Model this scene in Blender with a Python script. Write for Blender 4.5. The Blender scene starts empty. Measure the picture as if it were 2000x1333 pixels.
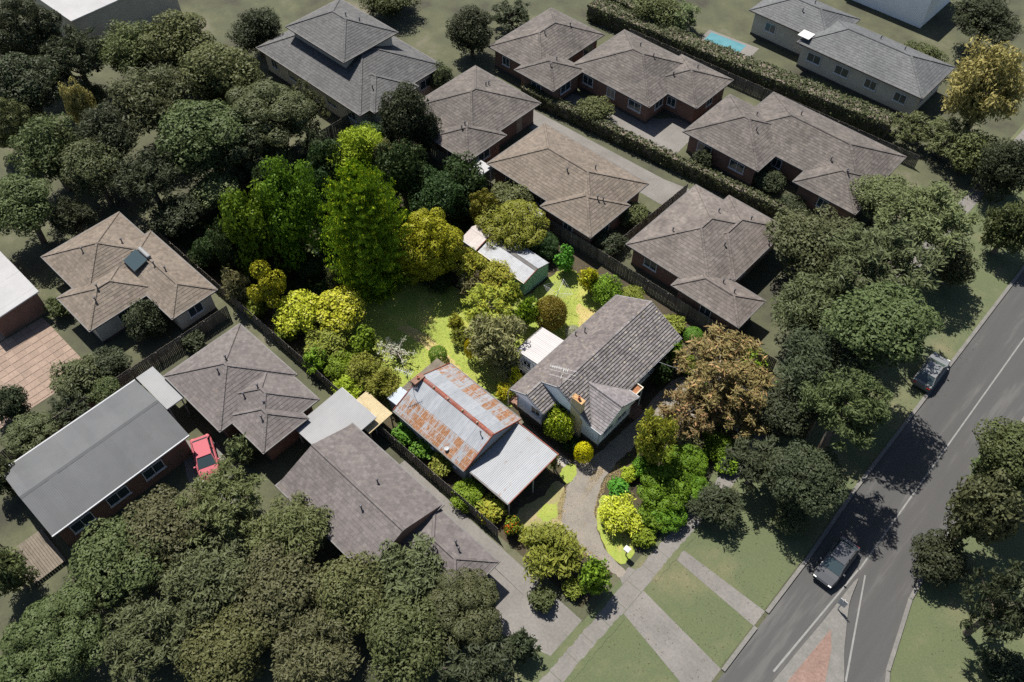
import bpy, math, random
import numpy as np
from mathutils import Vector, Matrix

R = math.radians
scene = bpy.context.scene
COL = scene.collection
random.seed(7)

# ------------------------------------------------------------------ camera, sky, sun, exposure
cam_d = bpy.data.cameras.new('camera')
cam = bpy.data.objects.new('camera', cam_d); COL.objects.link(cam)
cam_d.sensor_width = 36.0
cam_d.lens = 36.0 * 1650.0 / 2000.0
cam_d.clip_start = 1.0
cam_d.clip_end = 2000.0
cam.location = (32.446, -34.794, 62.0)
cam.rotation_euler = (R(90.0 - 52.5), 0.0, R(133.0 - 90.0))
scene.camera = cam

SUN_TO = Vector((-0.55, 0.20, 1.0)).normalized()
world = bpy.data.worlds.new('World'); scene.world = world; world.use_nodes = True
wn = world.node_tree
bg = wn.nodes['Background']
sky = wn.nodes.new('ShaderNodeTexSky'); sky.sky_type = 'NISHITA'; sky.sun_disc = False
sky.sun_elevation = math.asin(SUN_TO.z); sky.sun_rotation = math.atan2(SUN_TO.x, SUN_TO.y)
wn.links.new(sky.outputs[0], bg.inputs['Color']); bg.inputs['Strength'].default_value = 0.058
sun_d = bpy.data.lights.new('sun', 'SUN'); sun_d.energy = 5.0; sun_d.angle = R(0.5); sun_d.color = (1.0, 0.95, 0.87)
sun = bpy.data.objects.new('sun', sun_d); COL.objects.link(sun)
sun.rotation_euler = (-SUN_TO).to_track_quat('-Z', 'Y').to_euler(); sun.location = (0, 0, 90)
scene.view_settings.view_transform = 'Standard'; scene.view_settings.look = 'None'
scene.view_settings.exposure = 1.0; scene.view_settings.gamma = 1.0
scene.render.engine = 'CYCLES'
scene.cycles.max_bounces = 6; scene.cycles.diffuse_bounces = 2; scene.cycles.transmission_bounces = 4
scene.cycles.use_denoising = False

# ------------------------------------------------------------------ materials
MATS = {}
def _ramp(nt, fac, cols, lo=0.3, hi=0.7):
    r = nt.nodes.new('ShaderNodeValToRGB'); el = r.color_ramp.elements
    while len(el) < len(cols): el.new(0.5)
    for i, c in enumerate(cols):
        el[i].position = lo + (hi - lo) * i / max(1, len(cols) - 1); el[i].color = (*c, 1)
    nt.links.new(fac, r.inputs[0]); return r.outputs[0]
def _noise(nt, scale, detail=4, rough=0.6, vec=None, dist=0.0):
    n = nt.nodes.new('ShaderNodeTexNoise'); n.inputs['Scale'].default_value = scale
    n.inputs['Detail'].default_value = detail; n.inputs['Roughness'].default_value = rough
    n.inputs['Distortion'].default_value = dist
    if vec is not None: nt.links.new(vec, n.inputs['Vector'])
    return n.outputs['Fac']
def _mix(nt, fac, a, b, mode='MIX'):
    m = nt.nodes.new('ShaderNodeMix'); m.data_type = 'RGBA'; m.blend_type = mode
    for s, v in ((m.inputs[0], fac), (m.inputs[6], a), (m.inputs[7], b)):
        if hasattr(v, 'is_output'): nt.links.new(v, s)
        elif isinstance(v, tuple): s.default_value = (*v, 1)
        else: s.default_value = v
    return m.outputs[2]
def _math(nt, op, a, b=0.0, clamp=False):
    m = nt.nodes.new('ShaderNodeMath'); m.operation = op; m.use_clamp = clamp
    for s, v in ((m.inputs[0], a), (m.inputs[1], b)):
        if hasattr(v, 'is_output'): nt.links.new(v, s)
        else: s.default_value = v
    return m.outputs[0]
def _new(name):
    m = bpy.data.materials.new(name); m.use_nodes = True
    MATS[name] = m; nt = m.node_tree
    return m, nt, nt.nodes['Principled BSDF']
def _pos(nt, scale=None):
    g = nt.nodes.new('ShaderNodeNewGeometry')
    if scale is None: return g.outputs['Position']
    mp = nt.nodes.new('ShaderNodeMapping'); mp.inputs['Scale'].default_value = scale
    nt.links.new(g.outputs['Position'], mp.inputs['Vector']); return mp.outputs[0]
def _bump(nt, b, h, strength, dist=0.05):
    n = nt.nodes.new('ShaderNodeBump'); n.inputs['Strength'].default_value = strength
    n.inputs['Distance'].default_value = dist
    nt.links.new(h, n.inputs['Height']); nt.links.new(n.outputs[0], b.inputs['Normal'])

def mk(name, cols, scale=1.0, rough=0.8, fine=None, fine_amt=0.35, spec=0.3, bump=0.0, bscale=20.0, metal=0.0, island=0.0, lo=0.3, hi=0.7, stretch=None, objrand=0.0, spots=None):
    m, nt, b = _new(name)
    vec = _pos(nt, stretch)
    c = _ramp(nt, _noise(nt, scale, 5, 0.62, vec), cols, lo, hi) if len(cols) > 1 else None
    if c is None:
        rgb = nt.nodes.new('ShaderNodeRGB'); rgb.outputs[0].default_value = (*cols[0], 1); c = rgb.outputs[0]
    if spots:                      # (scale, threshold, colour)
        s = _math(nt, 'MULTIPLY', _math(nt, 'SUBTRACT', _noise(nt, spots[0], 4, 0.7, vec), spots[1]), 9.0, True)
        c = _mix(nt, s, c, spots[2])
    if fine:
        f = _noise(nt, fine, 3, 0.7, _pos(nt))
        g = _math(nt, 'ADD', _math(nt, 'MULTIPLY', f, 2 * fine_amt), 1.0 - fine_amt)
        cmb = nt.nodes.new('ShaderNodeCombineColor')
        for i in range(3): nt.links.new(g, cmb.inputs[i])
        c = _mix(nt, 1.0, c, cmb.outputs[0], 'MULTIPLY')
    if island or objrand:
        if island:
            g = nt.nodes.new('ShaderNodeNewGeometry'); rv = g.outputs['Random Per Island']; amt = island
        else:
            g = nt.nodes.new('ShaderNodeObjectInfo'); rv = g.outputs['Random']; amt = objrand
        k = _math(nt, 'ADD', _math(nt, 'MULTIPLY', rv, 2 * amt), 1.0 - amt)
        cmb = nt.nodes.new('ShaderNodeCombineColor')
        for i in range(3): nt.links.new(k, cmb.inputs[i])
        c = _mix(nt, 1.0, c, cmb.outputs[0], 'MULTIPLY')
    nt.links.new(c, b.inputs['Base Color'])
    b.inputs['Roughness'].default_value = rough; b.inputs['Metallic'].default_value = metal
    b.inputs['Specular IOR Level'].default_value = spec
    if bump: _bump(nt, b, _noise(nt, bscale, 4, 0.7, _pos(nt)), bump)
    return m

def mkleaf(name, dark, light, trans=0.3, accent=None, acc_amt=0.12, rough=0.55):
    m, nt, b = _new(name)
    g = nt.nodes.new('ShaderNodeNewGeometry'); oi = nt.nodes.new('ShaderNodeObjectInfo')
    n = _noise(nt, 0.9, 3, 0.6, g.outputs['Position'])
    f = _math(nt, 'ADD', _math(nt, 'MULTIPLY', g.outputs['Random Per Island'], 0.55), _math(nt, 'MULTIPLY', _math(nt, 'SUBTRACT', n, 0.22), 0.7), True)
    dark = tuple(a + (b - a) * .22 for a, b in zip(dark, light))
    c = _mix(nt, f, dark, light)
    if accent:
        r2 = _math(nt, 'FRACT', _math(nt, 'MULTIPLY', g.outputs['Random Per Island'], 37.7))
        c = _mix(nt, _math(nt, 'LESS_THAN', r2, acc_amt), c, accent)
    hs = nt.nodes.new('ShaderNodeHueSaturation')
    nt.links.new(_math(nt, 'ADD', _math(nt, 'MULTIPLY', oi.outputs['Random'], 0.036), 0.482), hs.inputs['Hue'])
    nt.links.new(_math(nt, 'ADD', _math(nt, 'MULTIPLY', oi.outputs['Random'], 0.3), 0.85), hs.inputs['Value'])
    nt.links.new(c, hs.inputs['Color']); c = hs.outputs[0]
    nt.links.new(c, b.inputs['Base Color']); b.inputs['Roughness'].default_value = rough
    b.inputs['Specular IOR Level'].default_value = 0.12
    t = nt.nodes.new('ShaderNodeBsdfTranslucent'); nt.links.new(c, t.inputs['Color'])
    mx = nt.nodes.new('ShaderNodeMixShader'); mx.inputs[0].default_value = trans
    out = nt.nodes['Material Output']
    nt.links.new(b.outputs[0], mx.inputs[1]); nt.links.new(t.outputs[0], mx.inputs[2]); nt.links.new(mx.outputs[0], out.inputs['Surface'])
    return m

# foliage of the garden
mkleaf('leaf_conifer', (0.026, 0.058, 0.006), (0.175, 0.265, 0.012), accent=(.42, .45, .02), acc_amt=.13)
mkleaf('leaf_lime', (0.11, 0.19, 0.012), (0.32, 0.43, 0.03))
mkleaf('leaf_yellowlime', (0.19, 0.235, 0.014), (0.48, 0.5, 0.04), accent=(.5, .5, .12))
mkleaf('leaf_gold', (0.08, 0.082, 0.006), (0.29, 0.275, 0.016), trans=.14)
mkleaf('leaf_olive_gold', (0.05, 0.052, 0.01), (0.185, 0.175, 0.022), trans=.14)
mkleaf('leaf_dark', (0.01, 0.024, 0.009), (0.042, 0.068, 0.018))
mkleaf('leaf_forest', (0.022, 0.06, 0.008), (0.135, 0.235, 0.016))
mkleaf('leaf_mid', (0.044, 0.09, 0.01), (0.19, 0.27, 0.022))
mkleaf('leaf_olive', (0.066, 0.084, 0.014), (0.23, 0.25, 0.04))
mkleaf('leaf_wattle', (0.09, 0.115, 0.014), (0.33, 0.34, 0.044), accent=(.32, .28, .03))
mkleaf('leaf_grey', (0.085, 0.09, 0.038), (0.25, 0.245, 0.105))
mkleaf('leaf_silver', (.13, .14, .10), (.34, .34, .25), trans=.15)
mkleaf('leaf_yellow', (0.36, 0.345, 0.006), (0.6, 0.54, 0.012))
mkleaf('leaf_brown', (0.085, 0.072, 0.026), (0.245, 0.2, 0.078), accent=(.34, .22, .10))
mkleaf('leaf_broom', (0.11, 0.098, 0.014), (0.25, 0.22, 0.03))
mkleaf('leaf_camellia', (0.04, 0.095, 0.008), (0.27, 0.37, 0.016), accent=(.55, .58, .10), acc_amt=.10, rough=.35)
mkleaf('leaf_glossy', (0.03, 0.08, 0.007), (0.17, 0.29, 0.018), rough=.38)
mkleaf('leaf_golden_shrub', (0.14, 0.17, 0.01), (0.4, 0.39, 0.02), accent=(.55, .40, .02))
mkleaf('leaf_orange', (.04, .08, .010), (.18, .24, .02), accent=(.62, .17, .02), acc_amt=.10)
mkleaf('leaf_fern', (.03, .10, .012), (.12, .27, .03))
# foliage of the neighbouring gardens and the street
mkleaf('leaf_gum_grey', (0.038, 0.045, 0.021), (0.11, 0.124, 0.056))
mkleaf('leaf_gum_dark', (0.018, 0.024, 0.013), (0.06, 0.072, 0.036))
mkleaf('leaf_gum_light', (0.058, 0.074, 0.03), (0.15, 0.176, 0.076))
mkleaf('leaf_dull_olive', (0.042, 0.05, 0.019), (0.128, 0.142, 0.054))
mkleaf('leaf_dull_yellow', (0.15, 0.128, 0.045), (0.33, 0.285, 0.1))
mkleaf('leaf_hedge_dull', (0.034, 0.043, 0.02), (0.095, 0.11, 0.05))

mkleaf('leaf_dull_green', (.036, .048, .018), (.100, .124, .047))
mkleaf('leaf_dull_brown', (0.042, 0.044, 0.022), (0.118, 0.118, 0.056))
mk('bark', [(.06, .05, .04), (.17, .14, .11)], 3, .9, stretch=(1, 1, .25))
mk('bark_pale', [(.20, .17, .14), (.38, .34, .29)], 3, .85, stretch=(1, 1, .3))
mk('ground', [(.030, .028, .021), (.048, .050, .030), (.062, .066, .036), (.10, .092, .066)], .16, .95, fine=5, bump=.6, bscale=4)
mk('soil', [(.022, .018, .012), (.046, .036, .022), (.034, .040, .014)], .5, .95, fine=7, bump=.6, bscale=6, spots=(1.6, .62, (.11, .08, .042)))
mk('lawn_dry', [(.25, .195, .115), (.20, .175, .085), (.165, .165, .058), (.21, .18, .09), (.29, .225, .135)], .35, .95, fine=8.5, fine_amt=.35, bump=.9, bscale=9)
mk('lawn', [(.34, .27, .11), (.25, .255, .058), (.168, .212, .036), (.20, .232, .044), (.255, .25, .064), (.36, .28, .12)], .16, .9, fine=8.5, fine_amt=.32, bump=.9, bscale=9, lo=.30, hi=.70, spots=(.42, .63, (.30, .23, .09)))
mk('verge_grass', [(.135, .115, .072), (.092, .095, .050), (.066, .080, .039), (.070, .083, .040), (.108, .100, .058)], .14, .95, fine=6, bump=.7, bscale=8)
mk('gravel', [(.122, .111, .098), (.158, .143, .123), (.188, .166, .136)], .45, .95, fine=9, fine_amt=.45, bump=.7, bscale=16, spots=(.5, .64, (.24, .18, .105)))
mk('leaf_litter', [(.16, .115, .055), (.34, .25, .13), (.22, .15, .07)], 1.5, .95, fine=8, fine_amt=.6, bump=.8, bscale=12)
mk('concrete', [(.20, .185, .165), (.27, .25, .225)], .8, .9, fine=5, bump=.2, spots=(1.2, .6, (.12, .105, .085)))
mk('concrete_dull', [(.105, .099, .092), (.145, .137, .128)], .35, .9, fine=5, bump=.2)
mk('paver_terracotta', [(.165, .122, .096), (.205, .152, .120)], .9, .9, fine=6, objrand=.1)
mk('asphalt', [(.046, .046, .046), (.058, .057, .056)], .3, .9, fine=14, fine_amt=.25, bump=.3, bscale=30, spots=(.30, .55, (.074, .073, .071)), stretch=(2.2, .22, 1))
mk('kerb', [(.10, .098, .092), (.135, .13, .12)], 1.2, .9, fine=6)
mk('road_paint', [(.13, .13, .125), (.17, .17, .165)], 2, .8)
mk('tile_grey', [(.088, .080, .081), (.118, .108, .108), (.150, .137, .131)], .55, .8, fine=5.5, fine_amt=.35, island=.30, spots=(3.4, .585, (.26, .225, .135)), lo=.25, hi=.75)
mk('tile_back', [(.068, .058, .058), (.092, .079, .077), (.115, .100, .094)], .55, .8, fine=5.5, fine_amt=.3, island=.25, spots=(3.4, .60, (.20, .17, .105)), lo=.25, hi=.75)  # darker, browner tile tone for the back slope
mk('dry_grass', [(.23, .21, .055), (.29, .24, .09), (.33, .26, .12)], 1.1, .95, fine=8, fine_amt=.45, bump=.8, bscale=10)
mk('tile_wing', [(.112, .103, .109), (.142, .130, .134), (.165, .150, .147)], .6, .8, fine=5, island=.22, spots=(3.2, .64, (.27, .235, .16)))
mk('tile_brown', [(.058, .051, .047), (.080, .070, .064), (.104, .091, .082)], .35, .85, fine=3, island=.22, spots=(1.3, .62, (.125, .115, .092)))
mk('tile_taupe', [(.074, .063, .057), (.100, .086, .078), (.124, .108, .098)], .35, .85, fine=3, island=.20, spots=(1.1, .63, (.070, .064, .056)))
mk('tile_tan', [(.098, .080, .064), (.128, .106, .086)], .3, .85, fine=3, island=.18, spots=(.7, .62, (.062, .055, .046)))
mk('tile_mauve', [(.082, .072, .070), (.108, .096, .093)], .25, .85, fine=3, island=.16, spots=(.5, .62, (.12, .098, .084)))
mk('timber_dull', [(.09, .075, .058), (.13, .11, .088)], 1.5, .9, fine=5, objrand=.15)
mk('tile_charcoal', [(.056, .056, .057), (.078, .078, .078)], .3, .8, fine=3, island=.18)
mk('tile_slate', [(.062, .066, .069), (.086, .089, .092)], .3, .75, fine=3, island=.15)
mk('white_wall', [(.72, .74, .76), (.80, .81, .82)], .8, .7, fine=4, fine_amt=.06)
mk('cream_wall', [(.36, .33, .27), (.44, .40, .33)], .8, .8, fine=4, fine_amt=.1)
mk('brick_wall', [(.13, .075, .055), (.19, .11, .08)], 1.2, .9, fine=9, fine_amt=.3)
mk('dark_base', [(.045, .040, .036), (.075, .066, .058)], 1.2, .9, fine=6)
mk('trim_white', [(.50, .50, .50)], 1, .6)
mk('trim_grey', [(.27, .28, .295)], 1, .6)
mk('trim_red', [(.125, .030, .017), (.20, .055, .030)], 2.5, .7, fine=5)
mk('gutter_dark', [(.06, .055, .055), (.09, .085, .08)], 2, .6)
mk('chimney_brick', [(.42, .335, .19), (.53, .43, .26)], 1.2, .9, fine=8, fine_amt=.18, objrand=.18)
mk('chimney_top', [(.27, .15, .065), (.36, .23, .115)], 3, .9, fine=6)
mk('mortar', [(.30, .27, .21)], 1, .95)
mk('terracotta_pot', [(.24, .085, .045), (.32, .13, .07)], 4, .8)
mk('galv', [(.22, .235, .25), (.27, .28, .30)], .8, .5, fine=5, fine_amt=.10, spec=.4, objrand=.05, spots=(1.1, .68, (.24, .15, .09)))
mk('galv_blue', [(.19, .225, .265), (.225, .26, .295)], .8, .5, fine=5, fine_amt=.08, spec=.4, objrand=.05)
mk('white_sheet', [(.275, .262, .262), (.31, .295, .295)], .7, .5, fine=5, fine_amt=.06, objrand=.04, spots=(1.6, .70, (.30, .22, .19)))
mk('tan_sheet', [(.27, .215, .12), (.34, .28, .17)], 1.0, .8, fine=6, objrand=.06, spots=(2.2, .60, (.16, .12, .06)))
mk('shed_roof', [(.21, .22, .235), (.27, .28, .295)], .8, .6, fine=5, objrand=.05, spots=(.6, .58, (.10, .09, .08)))
mk('shed_pink', [(.30, .26, .24), (.35, .32, .305)], 1.1, .6, fine=5, objrand=.05, spots=(1.8, .64, (.30, .17, .13)))
mk('shed_green', [(.16, .30, .25), (.20, .36, .30)], .9, .6, fine=4, objrand=.06)
mk('porch_brown', [(.15, .058, .024), (.24, .105, .045)], 2.5, .8, fine=5)
mk('malthoid', [(.085, .072, .056), (.13, .11, .085)], 1.2, .95, fine=7, spots=(1.5, .6, (.07, .06, .045)))
mk('metal_grey_roof', [(.064, .067, .071), (.082, .085, .089)], .3, .75, fine=3, fine_amt=.08, spec=.3, objrand=.05)
mk('metal_pale_roof', [(.150, .154, .160), (.18, .184, .190)], .4, .6, fine=3, fine_amt=.06, objrand=.05)
mk('metal_white_roof', [(.21, .21, .215), (.25, .25, .255)], .5, .6, fine=3, fine_amt=.06)
mk('paling', [(.10, .088, .072), (.17, .15, .125)], 1.2, .9, fine=6, island=.3, stretch=(1, 1, .2))
mk('timber', [(.20, .15, .10), (.30, .24, .17)], 1.5, .85, fine=5)
mk('glass', [(.03, .045, .05)], 1, .08, spec=.6)
mk('aluminium', [(.40, .40, .41)], 1, .5, metal=.3)
mk('dark_metal', [(.07, .07, .08)], 1, .5, metal=.4)
mk('rusty_metal', [(.20, .09, .05), (.34, .22, .15)], 5, .8)
mk('rubber', [(.02, .02, .02)], 1, .8)
mk('car_coral', [(.30, .075, .092)], 1, .65, spec=.12)
mk('car_silver', [(.12, .127, .132)], 1, .45, spec=.4)
mk('car_dark', [(.045, .047, .052)], 1, .3, spec=.6)
mk('lamp_lens', [(.6, .6, .58)], 1, .2)
mk('tail_lens', [(.35, .02, .02)], 1, .25)
mk('white_plastic', [(.42, .42, .41)], 1, .5)
mk('red_plastic', [(.55, .04, .05)], 1, .5)
mk('pool_water', [(.055, .15, .17), (.08, .19, .21)], 1, .1, spec=.6)
mk('island_red', [(.125, .080, .066), (.17, .115, .095)], 1.5, .9, fine=6)

def rusty_sheet():
    """galvanised iron whose rust grows with the red channel of the object's own colour, dull with the green"""
    m, nt, b = _new('rusty_sheet')
    oi = nt.nodes.new('ShaderNodeObjectInfo'); sep = nt.nodes.new('ShaderNodeSeparateColor')
    nt.links.new(oi.outputs['Color'], sep.inputs[0]); amt = sep.outputs[0]
    tc = nt.nodes.new('ShaderNodeTexCoord')
    mp = nt.nodes.new('ShaderNodeMapping'); mp.inputs['Scale'].default_value = (3.4, 1.1, 1)
    nt.links.new(tc.outputs['Object'], mp.inputs['Vector'])
    off = nt.nodes.new('ShaderNodeCombineXYZ'); nt.links.new(_math(nt, 'MULTIPLY', oi.outputs['Random'], 60.0), off.inputs[0])
    nt.links.new(_math(nt, 'MULTIPLY', oi.outputs['Random'], 37.0), off.inputs[1]); nt.links.new(off.outputs[0], mp.inputs['Location'])
    n = _noise(nt, 1.0, 6, .66, mp.outputs[0], .3)
    # sheets rust less along the line of each purlin
    sp = nt.nodes.new('ShaderNodeSeparateXYZ'); nt.links.new(tc.outputs['Object'], sp.inputs[0])
    fr = _math(nt, 'FRACT', _math(nt, 'MULTIPLY', sp.outputs[1], 1.45))
    edge = _math(nt, 'GREATER_THAN', _math(nt, 'ABSOLUTE', _math(nt, 'SUBTRACT', sp.outputs[0], .38)), .335)
    purl = _math(nt, 'LESS_THAN', _math(nt, 'ABSOLUTE', _math(nt, 'SUBTRACT', fr, .5)), .055)
    k = _math(nt, 'SUBTRACT', _math(nt, 'ADD', n, _math(nt, 'MULTIPLY', amt, .50)), _math(nt, 'ADD', .745, _math(nt, 'MULTIPLY', _math(nt, 'MAXIMUM', purl, edge), .11)))
    k = _math(nt, 'MULTIPLY', k, 6.5, True)
    clean = _ramp(nt, _noise(nt, 1.3, 4, .6, mp.outputs[0]), [(.175, .188, .207), (.205, .218, .236), (.235, .243, .256)], .3, .7)
    n2 = _noise(nt, 3.2, 5, .7, mp.outputs[0])
    rust = _ramp(nt, n2, [(.105, .045, .020), (.195, .092, .042), (.27, .175, .11)], .34, .70)
    aged = _mix(nt, sep.outputs[1], clean, (.118, .126, .138)); c = _mix(nt, k, aged, rust)
    v = _math(nt, 'ADD', _math(nt, 'MULTIPLY', oi.outputs['Random'], .16), .92)
    cmb = nt.nodes.new('ShaderNodeCombineColor')
    for i in range(3): nt.links.new(v, cmb.inputs[i])
    c = _mix(nt, 1.0, c, cmb.outputs[0], 'MULTIPLY')
    nt.links.new(c, b.inputs['Base Color'])
    nt.links.new(_math(nt, 'ADD', _math(nt, 'MULTIPLY', k, .35), .5), b.inputs['Roughness'])
    b.inputs['Specular IOR Level'].default_value = .35
rusty_sheet()

# ------------------------------------------------------------------ mesh helpers
class MB:
    def __init__(s): s.v = []; s.f = []
    def add(s, vs, fs):
        o = len(s.v); s.v += [tuple(v) for v in vs]; s.f += [tuple(i + o for i in f) for f in fs]; return s
    def quad(s, a, b, c, d): return s.add([a, b, c, d], [(0, 1, 2, 3)])
    def poly(s, pts): return s.add(pts, [tuple(range(len(pts)))])
    def box(s, x0, x1, y0, y1, z0, z1):
        return s.add([(x0, y0, z0), (x1, y0, z0), (x1, y1, z0), (x0, y1, z0), (x0, y0, z1), (x1, y0, z1), (x1, y1, z1), (x0, y1, z1)],
                     [(0, 3, 2, 1), (4, 5, 6, 7), (0, 1, 5, 4), (1, 2, 6, 5), (2, 3, 7, 6), (3, 0, 4, 7)])
    def bar(s, a, b, w, h=None, up=(0, 0, 1)):
        """square bar from a to b"""
        a, b = Vector(a), Vector(b); h = h or w; d = (b - a).normalized(); up = Vector(up)
        if abs(d.dot(up)) > .98: up = Vector((1, 0, 0))
        r = d.cross(up).normalized() * (w / 2); u = r.cross(d).normalized() * (h / 2)
        vs = [a - r - u, a + r - u, a + r + u, a - r + u, b - r - u, b + r - u, b + r + u, b - r + u]
        return s.add(vs, [(0, 3, 2, 1), (4, 5, 6, 7), (0, 1, 5, 4), (1, 2, 6, 5), (2, 3, 7, 6), (3, 0, 4, 7)])
    def tube(s, pts, rad, n=6):
        pts = [Vector(p) for p in pts]; rings = []
        for i, p in enumerate(pts):
            d = (pts[min(i + 1, len(pts) - 1)] - pts[max(i - 1, 0)]).normalized()
            up = Vector((0, 0, 1)) if abs(d.z) < .9 else Vector((1, 0, 0))
            a = d.cross(up).normalized(); b = d.cross(a)
            r = rad[i] if isinstance(rad, (list, tuple)) else rad
            rings.append([p + (a * math.cos(t) + b * math.sin(t)) * r for t in [2 * math.pi * k / n for k in range(n)]])
        o = len(s.v)
        for r in rings: s.v += [tuple(v) for v in r]
        for i in range(len(pts) - 1):
            for k in range(n):
                s.f.append((o + i * n + k, o + i * n + (k + 1) % n, o + (i + 1) * n + (k + 1) % n, o + (i + 1) * n + k))
        s.f.append(tuple(o + k for k in range(n))); s.f.append(tuple(o + (len(pts) - 1) * n + k for k in reversed(range(n))))
        return s
    def lathe(s, c, prof, n=12):
        o = len(s.v)
        for r, z in prof:
            for k in range(n):
                t = 2 * math.pi * k / n; s.v.append((c[0] + r * math.cos(t), c[1] + r * math.sin(t), c[2] + z))
        for i in range(len(prof) - 1):
            for k in range(n):
                s.f.append((o + i * n + k, o + i * n + (k + 1) % n, o + (i + 1) * n + (k + 1) % n, o + (i + 1) * n + k))
        s.f.append(tuple(o + k for k in reversed(range(n)))); s.f.append(tuple(o + (len(prof) - 1) * n + k for k in range(n)))
        return s
    def prism(s, pts, z0, z1):
        n = len(pts)
        vs = [(p[0], p[1], z0) for p in pts] + [(p[0], p[1], z1) for p in pts]
        return s.add(vs, [tuple(reversed(range(n))), tuple(range(n, 2 * n))] + [(i, (i + 1) % n, n + (i + 1) % n, n + i) for i in range(n)])
    def mesh(s, name):
        me = bpy.data.meshes.new(name); me.from_pydata(s.v, [], s.f); me.update(); return me
    def build(s, name, mat, parent=None, bevel=0.0, smooth=False):
        return put(name, s.mesh(name), mat, parent, bevel, smooth)

def put(name, me, mat, parent=None, bevel=0.0, smooth=False, mat_on_object=False):
    o = bpy.data.objects.new(name, me); COL.objects.link(o)
    if mat_on_object:
        if not me.materials: me.materials.append(None)
        o.material_slots[0].link = 'OBJECT'; o.material_slots[0].material = MATS[mat]
    elif not me.materials: me.materials.append(MATS[mat])
    if smooth: me.shade_smooth()
    if bevel:
        b = o.modifiers.new('bevel', 'BEVEL'); b.width = bevel; b.segments = 2; b.limit_method = 'ANGLE'; b.angle_limit = R(40)
    if parent is not None: adopt(o, parent)
    return o
def adopt(o, p):
    q = p; off = Vector(p.location)
    o.parent = p
    while q.parent is not None: q = q.parent; off = Vector(q.location)
    if p.parent is None: o.matrix_parent_inverse = Matrix.Translation(-off)
    return o
def tag(o, label, cat, group=None, kind=None):
    o['label'] = label; o['category'] = cat
    if group: o['group'] = group
    if kind: o['kind'] = kind
    return o
def thing(name, label, cat, loc=(0, 0, 0), group=None):
    o = bpy.data.objects.new(name, None); COL.objects.link(o); o.location = loc; o.empty_display_size = .2
    return tag(o, label, cat, group)
def structure(name, mb, mat, z=None):
    o = mb.build(name, mat); o['kind'] = 'structure'; return o
def stuff(o): o['kind'] = 'stuff'; return o
def copy_tree(o, parent=None):
    c = o.copy(); COL.objects.link(c)
    if parent is not None:
        inv = o.matrix_parent_inverse.copy(); c.parent = parent; c.matrix_parent_inverse = inv
    for ch in o.children: copy_tree(ch, c)
    return c

# ------------------------------------------------------------------ ground, lawns, driveways, road
def sheet(name, pts, z, mat, kind='structure'):
    mb = MB(); mb.poly([(p[0], p[1], z) for p in pts]); o = mb.build(name, mat); o['kind'] = kind; return o
def smooth_outline(pts, n=6):
    """closed Catmull-Rom through the points"""
    out = []; m = len(pts)
    for i in range(m):
        p0, p1, p2, p3 = [Vector((*pts[(i + k) % m], 0)) for k in (-1, 0, 1, 2)]
        for k in range(n):
            t = k / n
            v = .5 * ((2 * p1) + (p2 - p0) * t + (2 * p0 - 5 * p1 + 4 * p2 - p3) * t * t + (3 * p1 - p0 - 3 * p2 + p3) * t ** 3)
            out.append((v.x, v.y))
    return out
def ragged(pts, amp, step=.35, seed=1):
    rnd = random.Random(seed); out = []; m = len(pts)
    for i in range(m):
        a, b = Vector(pts[i]), Vector(pts[(i + 1) % m]); n = max(1, int((b - a).length / step))
        for k in range(n):
            p = a.lerp(b, k / n); out.append((p.x + rnd.uniform(-amp, amp), p.y + rnd.uniform(-amp, amp)))
    return out
g = MB(); g.quad((-420, -380, 0), (380, -380, 0), (380, 420, 0), (-420, 420, 0))
structure('ground', g, 'ground')
sheet('garden_bed', [(-34.6, -14.8), (20.9, -14.8), (20.9, 13.4), (-34.6, 12.4)], .006, 'soil')
lawn_pts = smooth_outline([(-17.5, -9.8), (-9.6, -11.8), (-4.3, -12.6), (-1.3, -12.4), (-1.0, -7.2), (4.4, -6.0), (4.9, -3.0), (2.6, -2.2), (2.2, 2.0), (4.9, 2.6), (5.0, 8.6), (3.2, 9.8), (-1.2, 10.6), (-2.6, 9.3), (-2.7, 4.9), (-4.6, 2.5), (-9.0, 1.0), (-17.0, 2.5), (-24.0, -2.0)], 5)
sheet('lawn', ragged(lawn_pts, .10), .012, 'lawn')
front_lawn = smooth_outline([(12.23, -6.12), (13.0, -6.05), (13.4, -6.92), (13.3, -7.7), (12.5, -7.6), (12.17, -6.83)], 5)
sheet('front_lawn', ragged(front_lawn, .08, .2, seed=4), .024, 'lawn')
sheet('dry_verge', ragged(smooth_outline([(12.6, -8.2), (13.5, -8.1), (14.4, -9.4), (15.2, -10.5), (16.2, -11.2), (15.4, -12.6), (13.0, -13.6), (12.0, -12.0), (12.6, -10.2)], 5), .12, .25, seed=14), .011, 'lawn_dry')
sheet('lawn_remnant', ragged(smooth_outline([(13.4, -10.0), (14.0, -9.7), (14.6, -10.6), (14.1, -11.6), (13.3, -11.2)], 5), .14, .2, seed=15), .016, 'lawn')
kerb_lawn = smooth_outline([(16.1, -6.6), (16.5, -7.5), (17.0, -8.35), (18.0, -9.25), (19.2, -9.9), (20.9, -10.1), (20.9, -8.4), (19.0, -7.4), (17.4, -6.2)], 5)
sheet('entry_lawn', ragged(kerb_lawn, .08, seed=5), .013, 'lawn')
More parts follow.
